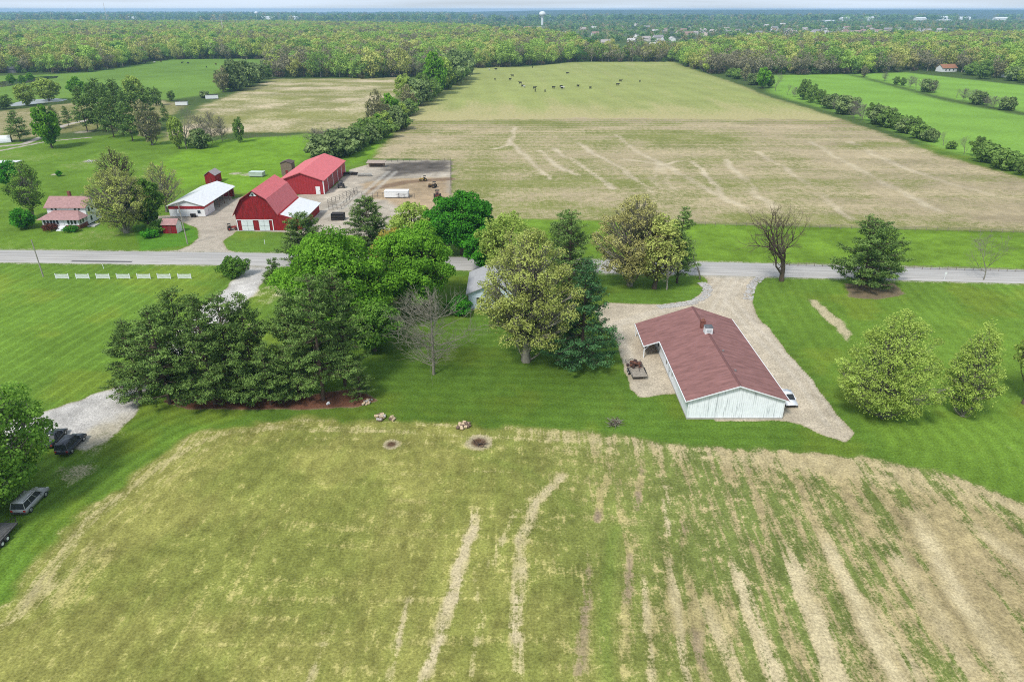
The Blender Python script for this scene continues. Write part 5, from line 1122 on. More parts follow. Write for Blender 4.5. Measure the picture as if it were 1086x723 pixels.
# pale house hidden among the big trees
o = empty('ranch_house', (-3, 133, 0), 0, 'pale blue sided house with grey roof hidden among the big trees', 'house')
BLUE = ribbed('pale_blue_siding', (.58, .68, .76), .25, 2, .6, .8, .05)
walls('wall', 0, 0, 128, 140, [(-8.8, .2), (-8.8, 3.6), (-3.4, 5.8), (2.0, 3.6), (2.0, .2)], BLUE, BLUE, o)
gable_roof('roof', [(-9.3, 3.5), (-3.4, 5.98), (2.5, 3.5)], 127.5, 140.5, .16, paint('grey_shingles', (.36, .36, .37), .9, .15, 2, .3, 14), o)
window(o, -7.2, -5.6, 128, 0, 1.3, 2.6, 'y-', nx=2); window(o, -2.8, -1.6, 128, 0, 1.3, 2.6, 'y-', nx=2)
dr = MB().box(-.2, .8, 127.93, 127.99, .25, 2.4).build('door', WHITE, o)
MB().box(-8.9, 2.1, 127.92, 140.05, -.1, .2).build('foundation', CONC, o)
L(o, (-3, 133, 0))

# farther buildings
def simple_house(name, loc, w, d, h, hr, wm, rm, label, cat='house', group=None, rz=0, axis='x'):
    o = empty(name, (*loc, 0), rz, label, cat, group)
    if axis == 'x': walls('wall', -w/2, w/2, 0, 0, [(-d/2, 0), (-d/2, h), (0, hr), (d/2, h), (d/2, 0)], wm, wm, o, 'x'); gable_roof('roof', [(-d/2-.5, h-.1), (0, hr+.3), (d/2+.5, h-.1)], -w/2-.5, w/2+.5, .25, rm, o, 'x')
    return o
o = simple_house('house', at(1003, 76), 16, 9, 3.5, 6.5, WHITE, paint('brown_roofing_far', (.30, .14, .08), .8, .2), 'white house with brown roof in the clearing at the right', rz=.2)
for x in (-5, -1, 3.5): window(o, x, x+1.6, -4.5, 0, 1, 2.4, 'y-')
o = simple_house('garage', at(1032, 77), 13, 7, 3, 4.5, WHITE, paint('pale_roofing', (.55, .55, .55), .7), 'low white outbuilding right of the brown roofed house', 'garage', rz=-.1)
o = simple_house('house', at(1070, 82), 10, 7, 3, 5, WHITE, paint('grey_roofing_far', (.3, .3, .3), .8), 'small white house near the right edge far away', rz=-.1)
o = simple_house('barn', at(16, 77), 9, 8, 3.5, 5.5, paint('grey_boards', (.16, .16, .17), .9), paint('dark_roofing', (.12, .12, .13), .8), 'small grey barn at the wood edge at the far left', 'barn')
x_, y_ = at(8, 178); o = empty('low_building', (x_, y_, 0), 0, 'low building with pale flat roof at the left edge', 'building')
MB().box(-6, 4.5, -2.2, 2.2, 0, 2.2).build('wall', paint('tan_wall', (.4, .38, .34), .8), o); MB().box(-6.3, 4.8, -2.5, 2.5, 2.2, 2.4).build('roof', paint('pale_flat_roof', (.62, .62, .62), .6), o)
x_, y_ = at(-1, 151); o = empty('hoop_shed', (x_, y_, 0), R(-62), 'white hoop shed with a dark open mouth at the left edge', 'shed')
hp = MB(); n_ = 12; arc = [(2.6*math.cos(math.pi*i/n_), 2.9*math.sin(math.pi*i/n_)) for i in range(n_+1)]; arc2 = [(2.5*math.cos(math.pi*i/n_), 2.8*math.sin(math.pi*i/n_)) for i in range(n_+1)]
for i in range(n_): hp.prism([arc[i], arc[i+1], arc2[i+1], arc2[i]], 'y', -5, 5)
hp.build('cover', WHITE, o, smooth=False); MB().prism(arc2, 'y', 2.2, 2.3).build('rear_wall', DARK, o)

# suburb houses far behind the woods
hcols = [(.70, .68, .64), (.62, .58, .53), (.78, .78, .76), (.50, .42, .36), (.66, .56, .48)]; rcols = [(.24, .23, .23), (.36, .32, .30), (.48, .46, .45), (.30, .2, .17)]
wms = [paint('far_siding', c, .8, .1) for c in hcols]; rms = [paint('far_roof', c, .9, .1) for c in rcols]
cnames = ['pale cream', 'beige', 'white', 'brown', 'tan']; rnames = ['dark', 'brown grey', 'grey', 'red brown']
rh = random.Random(13)
hm_cache = {}
for i, (x, y) in enumerate(HSPOTS):
    a, b = rh.randrange(5), rh.randrange(4); s_ = rh.uniform(.85, 1.25)
    if (a, b) not in hm_cache:
        m_ = MB(); w2, d2 = 7.5, 4.8
        m_.add([(-w2, -d2, 0), (w2, -d2, 0), (w2, d2, 0), (-w2, d2, 0), (-w2, -d2, 5.6), (w2, -d2, 5.6), (w2, d2, 5.6), (-w2, d2, 5.6), (-w2, 0, 8.2), (w2, 0, 8.2)], [(0,1,5,4), (2,3,7,6), (0,4,8,7,3), (1,2,6,9,5)], 0)
        m_.add([(-8, -5.4, 5.3), (8, -5.4, 5.3), (8, 0, 8.9), (-8, 0, 8.9), (-8, 5.4, 5.3), (8, 5.4, 5.3), (-8, -5.4, 5.1), (8, -5.4, 5.1), (8, 0, 8.6), (-8, 0, 8.6), (-8, 5.4, 5.1), (8, 5.4, 5.1)], [(0,1,2,3), (3,2,5,4), (7,6,9,8), (8,9,10,11), (0,6,7,1), (4,5,11,10), (0,3,9,6), (3,4,10,9), (1,7,8,2), (2,8,11,5)], 1)
        m_.add([(1, -7.3, 0), (6, -7.3, 0), (6, -4.8, 0), (1, -4.8, 0), (1, -7.3, 4.2), (6, -7.3, 4.2), (6, -4.8, 4.2), (1, -4.8, 4.2), (3.5, -7.3, 6.6), (3.5, -3.4, 6.6)], [(0,1,5,8,4), (1,2,6,5), (3,0,4,7)], 0)
        m_.add([(.6, -7.6, 4.0), (3.5, -7.6, 6.9), (3.5, -3.2, 6.9), (.6, -3.2, 4.0), (6.4, -7.6, 4.0), (6.4, -3.2, 4.0)], [(0,1,2,3), (1,4,5,2)], 1)
        t_ = m_.build('suburban_house', [wms[a], rms[b]]); hm_cache[(a, b)] = t_.data; bpy.data.objects.remove(t_)
    X_, Y_ = at(x, y); ho = link('suburban_house', hm_cache[(a, b)]); ho.location = (X_, Y_, 0); ho.rotation_euler = (0, 0, rh.choice([0, 1.57, 3.14, .4, -.5])+rh.uniform(-.2, .2)); ho.scale = (s_,)*3
    tag(ho, f'distant {cnames[a]} house with {rnames[b]} roof, {ordw(i+1)} from the left in the suburb', 'house', 'houses of the distant suburb')

# white water towers and masts
def water_tower(px, ybase, ytop, D, r, label):
    X_ = (px-543)/F*(D*math.cos(PITCH)+CAM_H*math.sin(PITCH)); v = (361.5-ytop)/F
    H = CAM_H + D*(-math.sin(PITCH)+v*math.cos(PITCH))/(math.cos(PITCH)+v*math.sin(PITCH))
    o = empty('water_tower', (X_, D, 0), 0, label, 'water tower'); t_ = MB(); n = 20; prev = None
    st = MB(); st.tube((0, 0, 0), (0, 0, 5), r*.55, r*.3, 16); st.tube((0, 0, 5), (0, 0, H-r*1.1), r*.3, r*.34, 16); st.build('stem', WHITE, o)
    P_ = [(r*.34, H-r*1.35), (r*.85, H-r*1.1), (r*1.0, H-r*.65), (r*.85, H-r*.25), (r*.45, H-r*.04), (.05, H)]
    for (r0, z0), (r1, z1) in zip(P_[:-1], P_[1:]): t_.tube((0, 0, z0), (0, 0, z1), r0, r1, 20)
    t_.build('tank', WHITE, o); return o
water_tower(575, 24, 12.3, 2500, 11, 'white water tower rising over the distant suburb')
water_tower(772, 24, 15.5, 6200, 11, 'tiny white water tower on the distant ridge')
water_tower(273, 24, 12.5, 3900, 9, 'small pale water tower on the left horizon')
def mast(px, D, H, label):
    X_ = (px-543)/F*(D*math.cos(PITCH)+CAM_H*math.sin(PITCH)); o = empty('radio_mast', (X_, D, 0), 0, label, 'mast'); m_ = MB()
    for i in range(3):
        a = i*2.094; m_.tube((1.1*math.cos(a), 1.1*math.sin(a), 0), (.5*math.cos(a), .5*math.sin(a), H), .22, .16, 5)
    n = int(H/4)
    for k_ in range(n):
        for i in range(3):
            a, b = i*2.094, (i+1)*2.094; r0 = 1.1-.6*k_/n; z0, z1 = H*k_/n, H*(k_+1)/n; m_.tube((r0*math.cos(a), r0*math.sin(a), z0), (r0*math.cos(b), r0*math.sin(b), z1), .09, .09, 4)
    m_.build('lattice', paint('mast_paint', (.65, .6, .58), .5), o); MB().tube((0, 0, H), (0, 0, H+4), .12, .05, 5).build('antenna', WHITE, o)
mast(115.5, 2450, 74, 'thin pale radio mast on the left horizon'); mast(238, 1500, 36, 'short pale mast over the left woods')
rh2 = random.Random(4)
for i, (px, py, wd) in enumerate([(143, 22.5, 60), (85, 24, 40), (285, 22.3, 70), (276, 25, 45), (312, 21.5, 50), (1000, 24, 60), (878, 24.5, 50), (895, 23.3, 40), (975, 23.6, 50), (1022, 22.8, 50), (1060, 23.3, 60), (920, 22.5, 50), (1000, 21.8, 40)]):
    X_, Y_ = at(px, py); o = simple_house('warehouse', (X_, Y_), wd, 25, 9, 11, WHITE, WHITE, 'long white warehouse far on the plain, '+ordw(sorted([143,85,285,276,312,1000,878,895,975,1022,1060,920,1000.5]).index(px if i != 12 else 1000.5)+1)+' from the left', 'warehouse', 'white warehouses far on the plain', rz=rh2.uniform(-.3, .3))
    o.scale = (1, 1, 1.0 + (Y_ > 3500)*.8)
# ------------------------------------------------------------------ water, vehicles, fences and small things
WAT, t, b = newmat('pond_water'); b.inputs['Base Color'].default_value = (.02, .04, .03, 1); b.inputs['Roughness'].default_value = .08
nw = t.nodes.new('ShaderNodeTexNoise'); nw.inputs['Scale'].default_value = 2; bp = t.nodes.new('ShaderNodeBump'); bp.inputs['Distance'].default_value = .02; bp.inputs['Strength'].default_value = .3; t.links.new(nw.outputs['Fac'], bp.inputs['Height']); t.links.new(bp.outputs[0], b.inputs['Normal'])
def sheet(name, pts, z, mat, rag=0):
    P = [Vector((a, b, z)) for a, b in pts]; out = []
    for i, p in enumerate(P):
        q = P[(i+1) % len(P)]; n = max(1, int((q-p).length/3))
        out += [p.lerp(q, k/n)+Vector((rs.uniform(-rag, rag), rs.uniform(-rag, rag), 0)) for k in range(n)]
    m_ = MB(); m_.add(out, [tuple(range(len(out)))]); o = m_.build(name, mat); return tag(o, kind='structure')
sheet('pond', PX((-30, 92), (0, 87), (20, 83.5), (45, 81.3), (62, 81), (60, 83), (40, 85.5), (28, 88.5), (10, 91.5), (-30, 97)), .02, WAT, .4)
sheet('pond', PX((10, 111), (22, 107.5), (40, 105.5), (60, 104.5), (72, 105.5), (66, 107.5), (45, 109.5), (25, 112), (12, 113)), .02, paint('pale_pond_glare', (.30, .32, .31), .35, .25, .3), .5)  # second pond: glare on the water put into its pale colour

GL = paint('car_glass', (.03, .035, .04), .45, .2, 1, spec=.25); TYRE = paint('tyre_rubber', (.025, .025, .025), .85); RIM = paint('wheel_rim', (.45, .45, .46), .35, .1, metal=.6); LAMP = paint('headlight_glass', (.75, .75, .72), .2); TAIL = paint('tail_light', (.35, .02, .02), .3)
def car(loc, heading, col, label, style='suv', roofcol=None):
    """front looks along +y before turning"""
    o = empty('parked_car', (*loc, 0), heading, label, 'car')
    body = paint('car_paint', col, .28, .05, 2, spec=.6)
    L_, W_ = (4.7, 1.88) if style != 'sedan' else (4.6, 1.82); hb = 1.02 if style != 'sedan' else .85; hr = 1.78 if style != 'sedan' else 1.45
    y0, y1 = -L_/2, L_/2
    side = [(y0, .42), (y0, hb-.02), (y0+.12, hb), (y1-1.25, hb), (y1-.25, hb-.13), (y1, hb-.32), (y1, .36), (y1-.35, .30), (y0+.3, .30)]
    m_ = MB(); m_.prism([(a, z) for a, z in side], 'x', -W_/2, W_/2); m_.build('body', body, o, .06, True)
    if style == 'suv': c0, c1, r0, r1 = y0+.05, y1-1.25, y0+.28, y1-2.0
    elif style == 'sedan': c0, c1, r0, r1 = y0+.75, y1-1.15, y0+1.45, y1-2.0
    wi, wr = W_/2-.05, W_/2-.22
    gm = MB(); gm.add([(-wi, c0, hb-.01), (wi, c0, hb-.01), (wi, c1, hb-.01), (-wi, c1, hb-.01), (-wr, r0, hr-.05), (wr, r0, hr-.05), (wr, r1, hr-.05), (-wr, r1, hr-.05)], [(0,3,2,1), (4,5,6,7), (0,1,5,4), (1,2,6,5), (2,3,7,6), (3,0,4,7)]); gm.build('window', GL, o, .03)
    rm = MB(); rm.box(-wr-.03, wr+.03, r0-.05, r1+.05, hr-.06, hr+.02); rt = rm.build('roof', paint('car_roof_paint', roofcol or col, .3, .05, spec=.6), o, .03, True)
    pl = MB()
    for s in (-1, 1):
        for (ya, yb) in ((c0, r0), (c1, r1)): pl.tube((s*(wi+.01), ya, hb-.02), (s*(wr+.01), yb, hr-.04), .05, .045, 6)
        for f in (.36, .68):
            ya, yb = c0+(c1-c0)*f, r0+(r1-r0)*f; pl.tube((s*(wi+.01), ya, hb-.02), (s*(wr+.01), yb, hr-.04), .035, .035, 6)
    pl.build('pillar', body, o)
    if style == 'suv':
        rr = MB(); [rr.tube((s*(wr-.08), r0+.2, hr+.07), (s*(wr-.08), r1-.2, hr+.07), .025, .025, 6) for s in (-1, 1)]; rr.build('roof_rack', DARK, rt)
    for s in (-1, 1):
        for yw in (y0+.85, y1-.9):
            w_ = MB(); w_.tube((s*(W_/2-.2), yw, .35), (s*(W_/2+.02), yw, .35), .35, .35, 20); wo = w_.build('wheel', TYRE, o, 0); w2 = MB(); w2.tube((s*(W_/2+.02), yw, .35), (s*(W_/2+.035), yw, .35), .21, .19, 14); w2.build('rim', RIM, wo)
        h_ = MB(); h_.box(s*W_/2*.72-.17, s*W_/2*.72+.17, y1-.09, y1+.015, hb-.42, hb-.28); h_.build('headlight', LAMP, o)
        h_ = MB(); h_.box(s*W_/2*.82-.12, s*W_/2*.82+.12, y0-.02, y0+.05, hb-.35, hb-.1); h_.build('tail_light', TAIL, o)
        MB().box(min(s*(wi+.02), s*(wi+.2)), max(s*(wi+.02), s*(wi+.2)), c1-.45, c1-.3, hb-.02, hb+.14).build('mirror', body, o)
    bm_ = MB(); bm_.box(-W_/2+.05, W_/2-.05, y1-.04, y1+.06, .34, .52); bm_.box(-W_/2+.05, W_/2-.05, y0-.06, y0+.04, .38, .56); bm_.build('bumper', DARK, o, .02)
    g_ = MB(); g_.box(-.5, .5, y1-.02, y1+.02, hb-.45, hb-.3); g_.build('grille', DARK, o)
    return o
def by_wheels(rear, front):
    a, b = Vector(at(*rear)), Vector(at(*front)); d = (b-a).normalized(); c = (a+b)/2+Vector((-d.y, d.x))*.92; return (c.x, c.y), math.atan2(-d.x, d.y)
p_, h_ = by_wheels((33, 543.5), (50.5, 525)); car(p_, h_, (.30, .305, .30), 'silver grey SUV with pale roof parked on grass at the left edge', roofcol=(.5, .5, .48))
p_, h_ = by_wheels((77.6, 480), (89.5, 467.5)); car(p_, h_, (.05, .055, .07), 'dark blue SUV parked at the edge of the pale gravel lot')
car(at(58, 467), h_+.1, (.025, .03, .04), 'black car half hidden behind the dark SUV by the left tree', 'sedan')
car((42.9, 91.9), math.pi, (.68, .70, .74), 'white car parked against the right side of the garage', 'sedan')

def flat_trailer(loc, rz, W_, L_, label, deckcol, axles=2):
    o = empty('trailer', (*loc, 0), rz, label, 'trailer'); dk = MB(); nb = int(W_/.2)
    for i in range(nb): dk.box(-W_/2+i*W_/nb+.01, -W_/2+(i+1)*W_/nb-.01, -L_/2, L_/2, .6, .66)
    dk.build('deck', paint('deck_boards', deckcol, .9, .4, 3, .3), o)
    fr = MB(); [fr.box(x-.05, x+.05, -L_/2, L_/2, .48, .59) for x in (-W_/2+.05, W_/2-.05)]; [fr.box(-W_/2, W_/2, y-.04, y+.04, .48, .59) for y in (-L_/2+.04, 0, L_/2-.04)]
    fr.tube((-W_/2+.3, L_/2, .54), (0, L_/2+1.2, .5), .05); fr.tube((W_/2-.3, L_/2, .54), (0, L_/2+1.2, .5), .05); fr.build('frame', paint('trailer_frame', (.06, .055, .05), .7), o)
    rl = MB()
    for s in (-1, 1):
        rl.tube((s*W_/2, -L_/2, .95), (s*W_/2, L_/2, .95), .03)
        for k_ in range(5): y = -L_/2+L_*k_/4; rl.tube((s*W_/2, y, .55), (s*W_/2, y, .95), .025)
    rl.build('side_rail', paint('rail_paint', (.09, .085, .08), .7), o)
    for s in (-1, 1):
        for k_ in range(axles):
            y = (-.45 if axles == 2 else 0)+k_*.9-.3; w_ = MB(); w_.tube((s*(W_/2+.03), y, .36), (s*(W_/2+.25), y, .36), .36, .36, 18); wo = w_.build('wheel', TYRE, o); w2 = MB(); w2.tube((s*(W_/2+.25), y, .36), (s*(W_/2+.27), y, .36), .2, .18, 12); w2.build('rim', paint('white_rim', (.7, .7, .68), .4), wo)
    return o
p_ = at(3, 577); flat_trailer((p_[0]-1.0, p_[1]+.4), math.atan2(58.8-58.0, 4.5)-.15, 2.1, 5, 'dark double axle trailer cut by the left edge of the photo', (.10, .10, .10))
tx, ty = (20.9, 101.3); flat_trailer((tx, ty), math.atan2(-(19.0-21.5)*.4, 8)*-1+.18, 2.5, 5.6, 'weathered wooden trailer parked left of the garage', (.30, .26, .21))
hp = empty('scrap_heap', (tx-.2, ty+.5, .66), .18, 'heap of rusty scrap iron piled on the wooden trailer', 'scrap heap')
RUST = paint('rusty_iron', (.13, .055, .035), .9, .5, 5, .4); RUST2 = paint('dark_rust', (.06, .035, .03), .9, .5, 5)
for k_ in range(26):
    m_ = MB(); x, y = rs.gauss(0, .5), rs.gauss(.2, 1.0); z = max(0.05, .9-abs(x)*.7-abs(y-.2)*.35)*rs.uniform(.3, 1)
    x = max(-1, min(1, x)); y = max(-2.2, min(2.2, y))
    if k_ % 3 == 0: a = rs.uniform(0, 3.1); m_.tube((x-.6*math.cos(a), y-.6*math.sin(a), z), (x+.6*math.cos(a), y+.6*math.sin(a), z+rs.uniform(-.1, .5)), .05, .05, 6)
    elif k_ % 3 == 1: m_.tube((x, y, z), (x+rs.uniform(-.2, .2), y+rs.uniform(-.3, .3), z+.35), .25, .22, 10)
    else: m_.slab([(x, y, z+.1), (x+.6, y+.1, z+.3), (x+.5, y+.6, z+.35), (x-.1, y+.5, z+.15)], .06)
    m_.build('scrap_piece', RUST if k_ % 2 else RUST2, hp)

# utility poles
def pole(base, H, label, arm=True, lean=0, transformer=False, light=False):
    o = empty('utility_pole', (*base, 0), 0, label, 'pole'); MB().tube((0, 0, 0), (lean*H, 0, H), .15, .10, 10).build('pole', paint('pole_wood', (.33, .30, .26), .9, .2), o)
    if arm:
        a_ = MB(); a_.box(-.9+lean*H, .9+lean*H, -.06, .06, H-.7, H-.55); ao = a_.build('cross_arm', WOODD, o)
        for x in (-.8, 0, .8): MB().tube((x+lean*H, 0, H-.55), (x+lean*H, 0, H-.3), .05, .03, 8).build('insulator', WHITE, ao)
    if transformer: MB().tube((lean*H-.35, 0, H-2.6), (lean*H-.35, 0, H-1.7), .25, .25, 12).build('transformer', paint('grey_can', (.45, .46, .47), .5), o)
    return o
pole(at(46, 293.5), 8.8, 'wooden utility pole standing left of the white fence panels', False, -.01)
pole(at(199, 259), 10.8, 'utility pole with transformer between the small red shed and the drive', True, -.02, True)
# telephone wires between the farm poles
# seven white fence panels
g = 'seven white fence panels in a line on the left lawn'
src = empty('fence_panel', (0, 0, 0), 0, 'x', 'fence panel', g)
for s in (-1, 1):
    p = MB(); p.box(s*1.45-.08, s*1.45+.08, -.08, .08, 0, 1.25); p.build('post', WHITE, src)
rl = MB(); [rl.box(-1.37, 1.37, -.03, .03, z, z+.10) for z in (.15, .97)]; rl.build('rail', WHITE, src)
pk = MB(); [pk.box(-1.3+i*.2, -1.17+i*.2, -.055, -.032, .08, 1.1) for i in range(14)]; pk.build('pickets', WHITE, src)
names = ['leftmost white fence panel nearest the utility pole', 'second white fence panel from the utility pole', 'third white fence panel from the utility pole', 'middle white fence panel, fourth of the seven', 'fifth white fence panel, two left of the last', 'sixth white fence panel, just left of the last', 'rightmost white fence panel nearest the gravel drive']
for i in range(7):
    c = src if i == 0 else copy_tree(src); X_, Y_ = at(66.5+i*21.6, 295.5); c.location = (X_, Y_, 0); c.rotation_euler = (0, 0, R(-.8)); c['label'] = names[i]

# signs, markers, mailbox
def marker(px, py, h, label, sign=None, cat='marker'):
    o = empty('marker_post', (*at(px, py), 0), 0, label, cat); MB().box(-.05, .05, -.05, .05, 0, h).build('post', WHITE, o)
    if sign: MB().box(-.25, .25, -.09, -.055, h-.5, h).build('plate', WHITE, o)
marker(1001, 297, 1.9, 'small white road sign on the right verge of the road', True, 'sign'); marker(281, 259, 1.3, 'short white marker stake on the lawn before the gambrel barn'); marker(110, 285, 1.1, 'short stake on the grass beside the road above the fence panels')
o = empty('mailbox', (*at(260, 285), 0), 0, 'dark mailbox on a post at the gravel drive mouth', 'mailbox'); MB().box(-.06, .06, -.06, .06, 0, 1.05).build('post', WOODD, o); m_ = MB(); m_.box(-.14, .14, -.28, .28, 1.05, 1.25); m_.tube((0, -.28, 1.25), (0, .28, 1.25), .14, .14, 12); m_.build('box', DARK, o)

# heaps by the field edge
def heap(name, px, py, w_, h_, n, kind, label, cat, mats):
    o = empty(name, (*at(px, py), 0), rs.uniform(0, 3), label, cat)
    for k_ in range(n):
        r = rs.uniform(.12, .24)*(1 if kind == 'log' else 1.1); a = rs.uniform(0, 6.28); q = rs.uniform(0, 1)**.6; x, y = math.cos(a)*q*w_/2, math.sin(a)*q*w_*.35; z = rs.uniform(0, h_)*(1-q*.8)
        m_ = MB()
        if kind == 'log': b_ = rs.uniform(-.3, .3)-.9; L_ = rs.uniform(.35, .6); m_.tube((x, y, z+r), (x+math.cos(b_)*L_, y+math.sin(b_)*L_, z+r), r, r*.95, 9); m_.build('log', mats[k_ % len(mats)], o)
        elif kind == 'stick': L_ = rs.uniform(.6, 1.3); b_ = rs.uniform(0, 6.28); m_.tube((x, y, z), (x+math.cos(b_)*L_, y+math.sin(b_)*L_, z+rs.uniform(0, .5)), .05, .02, 5); m_.build('branch', mats[k_ % len(mats)], o)
        else:
            v = [(x+r*math.cos(t)*rs.uniform(.7, 1.1), y+r*math.sin(t)*rs.uniform(.7, 1.1), max(0, z)+zz) for zz in (0, r*.9) for t in (0, 1.05, 2.1, 3.14, 4.2, 5.2)]; m_.add(v, [(0,1,2,3,4,5)[::-1], (6,7,8,9,10,11)]+[(i, (i+1) % 6, 6+(i+1) % 6, 6+i) for i in range(6)]); m_.build('stone', mats[k_ % len(mats)], o)
LOGM = paint('cut_wood', (.52, .40, .26), .9, .3, 6); LOGB = paint('log_bark', (.16, .11, .08), .9, .3, 6); STONE = paint('field_stone', (.40, .37, .34), .9, .3, 4, .3)
heap('log_pile', 490, 452, 2.2, .5, 26, 'log', 'pile of cut pale logs at the edge of the mown field', 'log pile', [LOGM, LOGB]); heap('log_pile', 401, 444, 2.0, .5, 18, 'log', 'heap of logs and stumps on the field edge left of the log pile', 'log pile', [LOGM, LOGB, STONE]); heap('log_pile', 415, 446, 1.0, .3, 7, 'log', 'three pale stump rounds right beside the heap of logs', 'log pile', [LOGM, LOGB])
heap('stone_heap', 389, 427, 2.0, .6, 22, 'stone', 'pale stone heap at the right end of the mulch bed', 'stone heap', [STONE, LOGM]); heap('brush_pile', 652, 449, 2.0, .7, 60, 'stick', 'round grey brush pile on the lawn left of the garage', 'brush pile', [BARKG, BARK])
heap('charred_wood', 510, 471, 2.0, .25, 14, 'stick', 'charred wood pieces in the pale ash ring', 'burnt wood', [LOGB, DARK]); heap('stone_heap', 20, 507, 2.2, .6, 20, 'stone', 'stone pile on the grass under the left edge tree', 'stone heap', [STONE, LOGB])
heap('stone_heap', 95, 172, 4.5, .9, 26, 'stone', 'pale rock heap on the grass above the farmhouse', 'stone heap', [STONE, WHITE]); heap('stone_heap', 349, 428, 1.0, .25, 5, 'stone', 'few white stones under the tall pine', 'stone heap', [WHITE, STONE])
def border(pts, half, n, label):
    P = [Vector((*p, 0)) for p in pts]; m_ = MB()
    for k_ in range(n):
        t = rs.uniform(0, len(P)-1.001); i = int(t); c = P[i].lerp(P[i+1], t-i); d = (P[i+1]-P[i]).normalized(); c = c+Vector((-d.y, d.x, 0))*rs.uniform(-half, half); r = rs.uniform(.12, .34)
        v = [(c.x+r*math.cos(a)*rs.uniform(.7, 1.1), c.y+r*math.sin(a)*rs.uniform(.7, 1.1), zz) for zz in (-.02, r*.5) for a in (0, 1.25, 2.5, 3.8, 5.0)]; m_.add(v, [(5, 6, 7, 8, 9)]+[(i_, (i_+1) % 5, 5+(i_+1) % 5, 5+i_) for i_ in range(5)])
    tag(m_.build('rubble_border', paint('pale_rubble', (.43, .41, .38), .9, .35, 2)), label, 'rubble', None, 'stuff')
border(PX((744, 300), (751, 306), (748, 314), (735, 321), (715, 324), (698, 326)), .9, 650, 'pale rubble strip curving round the grass island')
border(PX((808, 293), (797, 303), (793, 318)), .9, 260, 'pale rubble strip at the right of the drive mouth')

# farmyard things
def boxy(name, px, py, w_, d_, h_, mat, roofm, label, cat, rz=0, roof=.1):
    o = empty(name, (*at(px, py), 0), rz, label, cat); MB().box(-w_/2, w_/2, -d_/2, d_/2, .25, h_).build('body', mat, o); MB().box(-w_/2-.1, w_/2+.1, -d_/2-.1, d_/2+.1, h_, h_+roof).build('roof', roofm, o); sk = MB(); [sk.box(x-.15, x+.15, -d_/2+.1, d_/2-.1, 0, .25) for x in (-w_/2+.3, w_/2-.3)]; sk.build('skid', WOODD, o); return o
boxy('livestock_shelter', 421, 209, 7.6, 3.2, 2.1, WHITE, WHITE, 'low white shelter with white roof on the bare dirt yard', 'shelter')
boxy('container', 193, 112, 7, 3, 2.5, WHITE, DARK, 'tiny white trailer box by the left straw field', 'trailer', .2); boxy('container', 225, 105, 8, 3, 2.6, WHITE, DARK, 'white wagon box near the wood edge beyond the straw field', 'wagon', .3)
boxy('container', 273, 187, 5, 3, 1.6, paint('pale_green_box', (.42, .5, .44), .6), paint('pale_green_roof', (.5, .58, .52), .5), 'pale greenish box in the bright pasture behind the barns', 'container', -.05)
def machine(px, py, rz, s, col, label, cat='tractor', name='tractor'):
    o = empty(name, (*at(px, py), 0), rz, label, cat); o.scale = (s, s, s); m = paint('machine_paint', col, .6, .3)
    b_ = MB(); b_.box(-.35, .35, -.2, 1.7, .75, 1.35); b_.box(-.6, .6, -1.2, -.2, .7, 1.1); b_.build('body', m, o, .05)
    c_ = MB(); [c_.tube((x, y, 1.1), (x, y, 2.2), .04) for x in (-.5, .5) for y in (-1.1, -.25)]; c_.box(-.6, .6, -1.25, -.15, 2.2, 2.28); c_.build('canopy', DARK, o); MB().box(-.25, .25, -.95, -.5, 1.1, 1.5).build('seat', DARK, o, .03)
    for x, y, r in ((-.85, -.7, .7), (.85, -.7, .7), (-.6, 1.3, .42), (.6, 1.3, .42)):
        w_ = MB(); w_.tube((x-.15, y, r), (x+.15, y, r), r, r, 16); wo = w_.build('wheel', TYRE, o); w2 = MB(); w2.tube((x-.17, y, r), (x+.17, y, r), r*.45, r*.45, 10); w2.build('rim', m, wo)
    MB().tube((.15, 1.2, 1.35), (.15, 1.2, 1.95), .04).build('exhaust', DARK, o); return o
machine(362, 199, .2, 1.15, (.06, .055, .06), 'dark tractor parked beside the coral roofed barn'); machine(464, 210, .1, 1.2, (.13, .04, .03), 'rusty tractor at the right end of the dirt yard'); machine(459, 199, 1.2, .9, (.14, .09, .04), 'small rusty tractor behind the other rusty one'); machine(449, 192, 2.0, .8, (.35, .24, .05), 'small dull yellow loader on the dirt yard', 'loader', 'loader')
machine(246, 244, -1.2, .8, (.30, .04, .03), 'small red mower tractor at the left corner of the gambrel barn', 'mower', 'mower')
def pen(px0, py0, px1, py1, h, n, label, name='corral_fence', m=None):
    a, b = Vector((*at(px0, py0), 0)), Vector((*at(px1, py1), 0)); o = empty(name, a, math.atan2(b.y-a.y, b.x-a.x), label, 'fence', 'corral and pasture fences'); L_ = (b-a).length; m = m or paint('fence_steel', (.10, .09, .085), .8, .3)
    for k_ in range(n+1): MB().tube((L_*k_/n, 0, 0), (L_*k_/n, 0, h), .07, .06, 6).build('post', m, o)
    r_ = MB(); [r_.tube((0, 0, z), (L_, 0, z), .035, .035, 5) for z in (h*.35, h*.65, h*.95)]; r_.build('rail', m, o)
pen(348, 217, 379, 204, 1.7, 8, 'corral fence running from the lean-to towards the dirt yard'); pen(349, 223, 362, 222, 1.6, 3, 'short corral fence beside the dark cattle pen'); pen(362, 222, 379, 204, 1.6, 6, 'inner corral fence in the pale gravel yard'); pen(384, 209, 440, 211, 1.7, 10, 'steel fence in front of the low white shelter')
pen(390, 172, 478, 171, 1.2, 14, 'fence along the far side of the dark pad'); pen(478, 171, 477, 222, 1.3, 12, 'fence on the right side of the dirt yard')
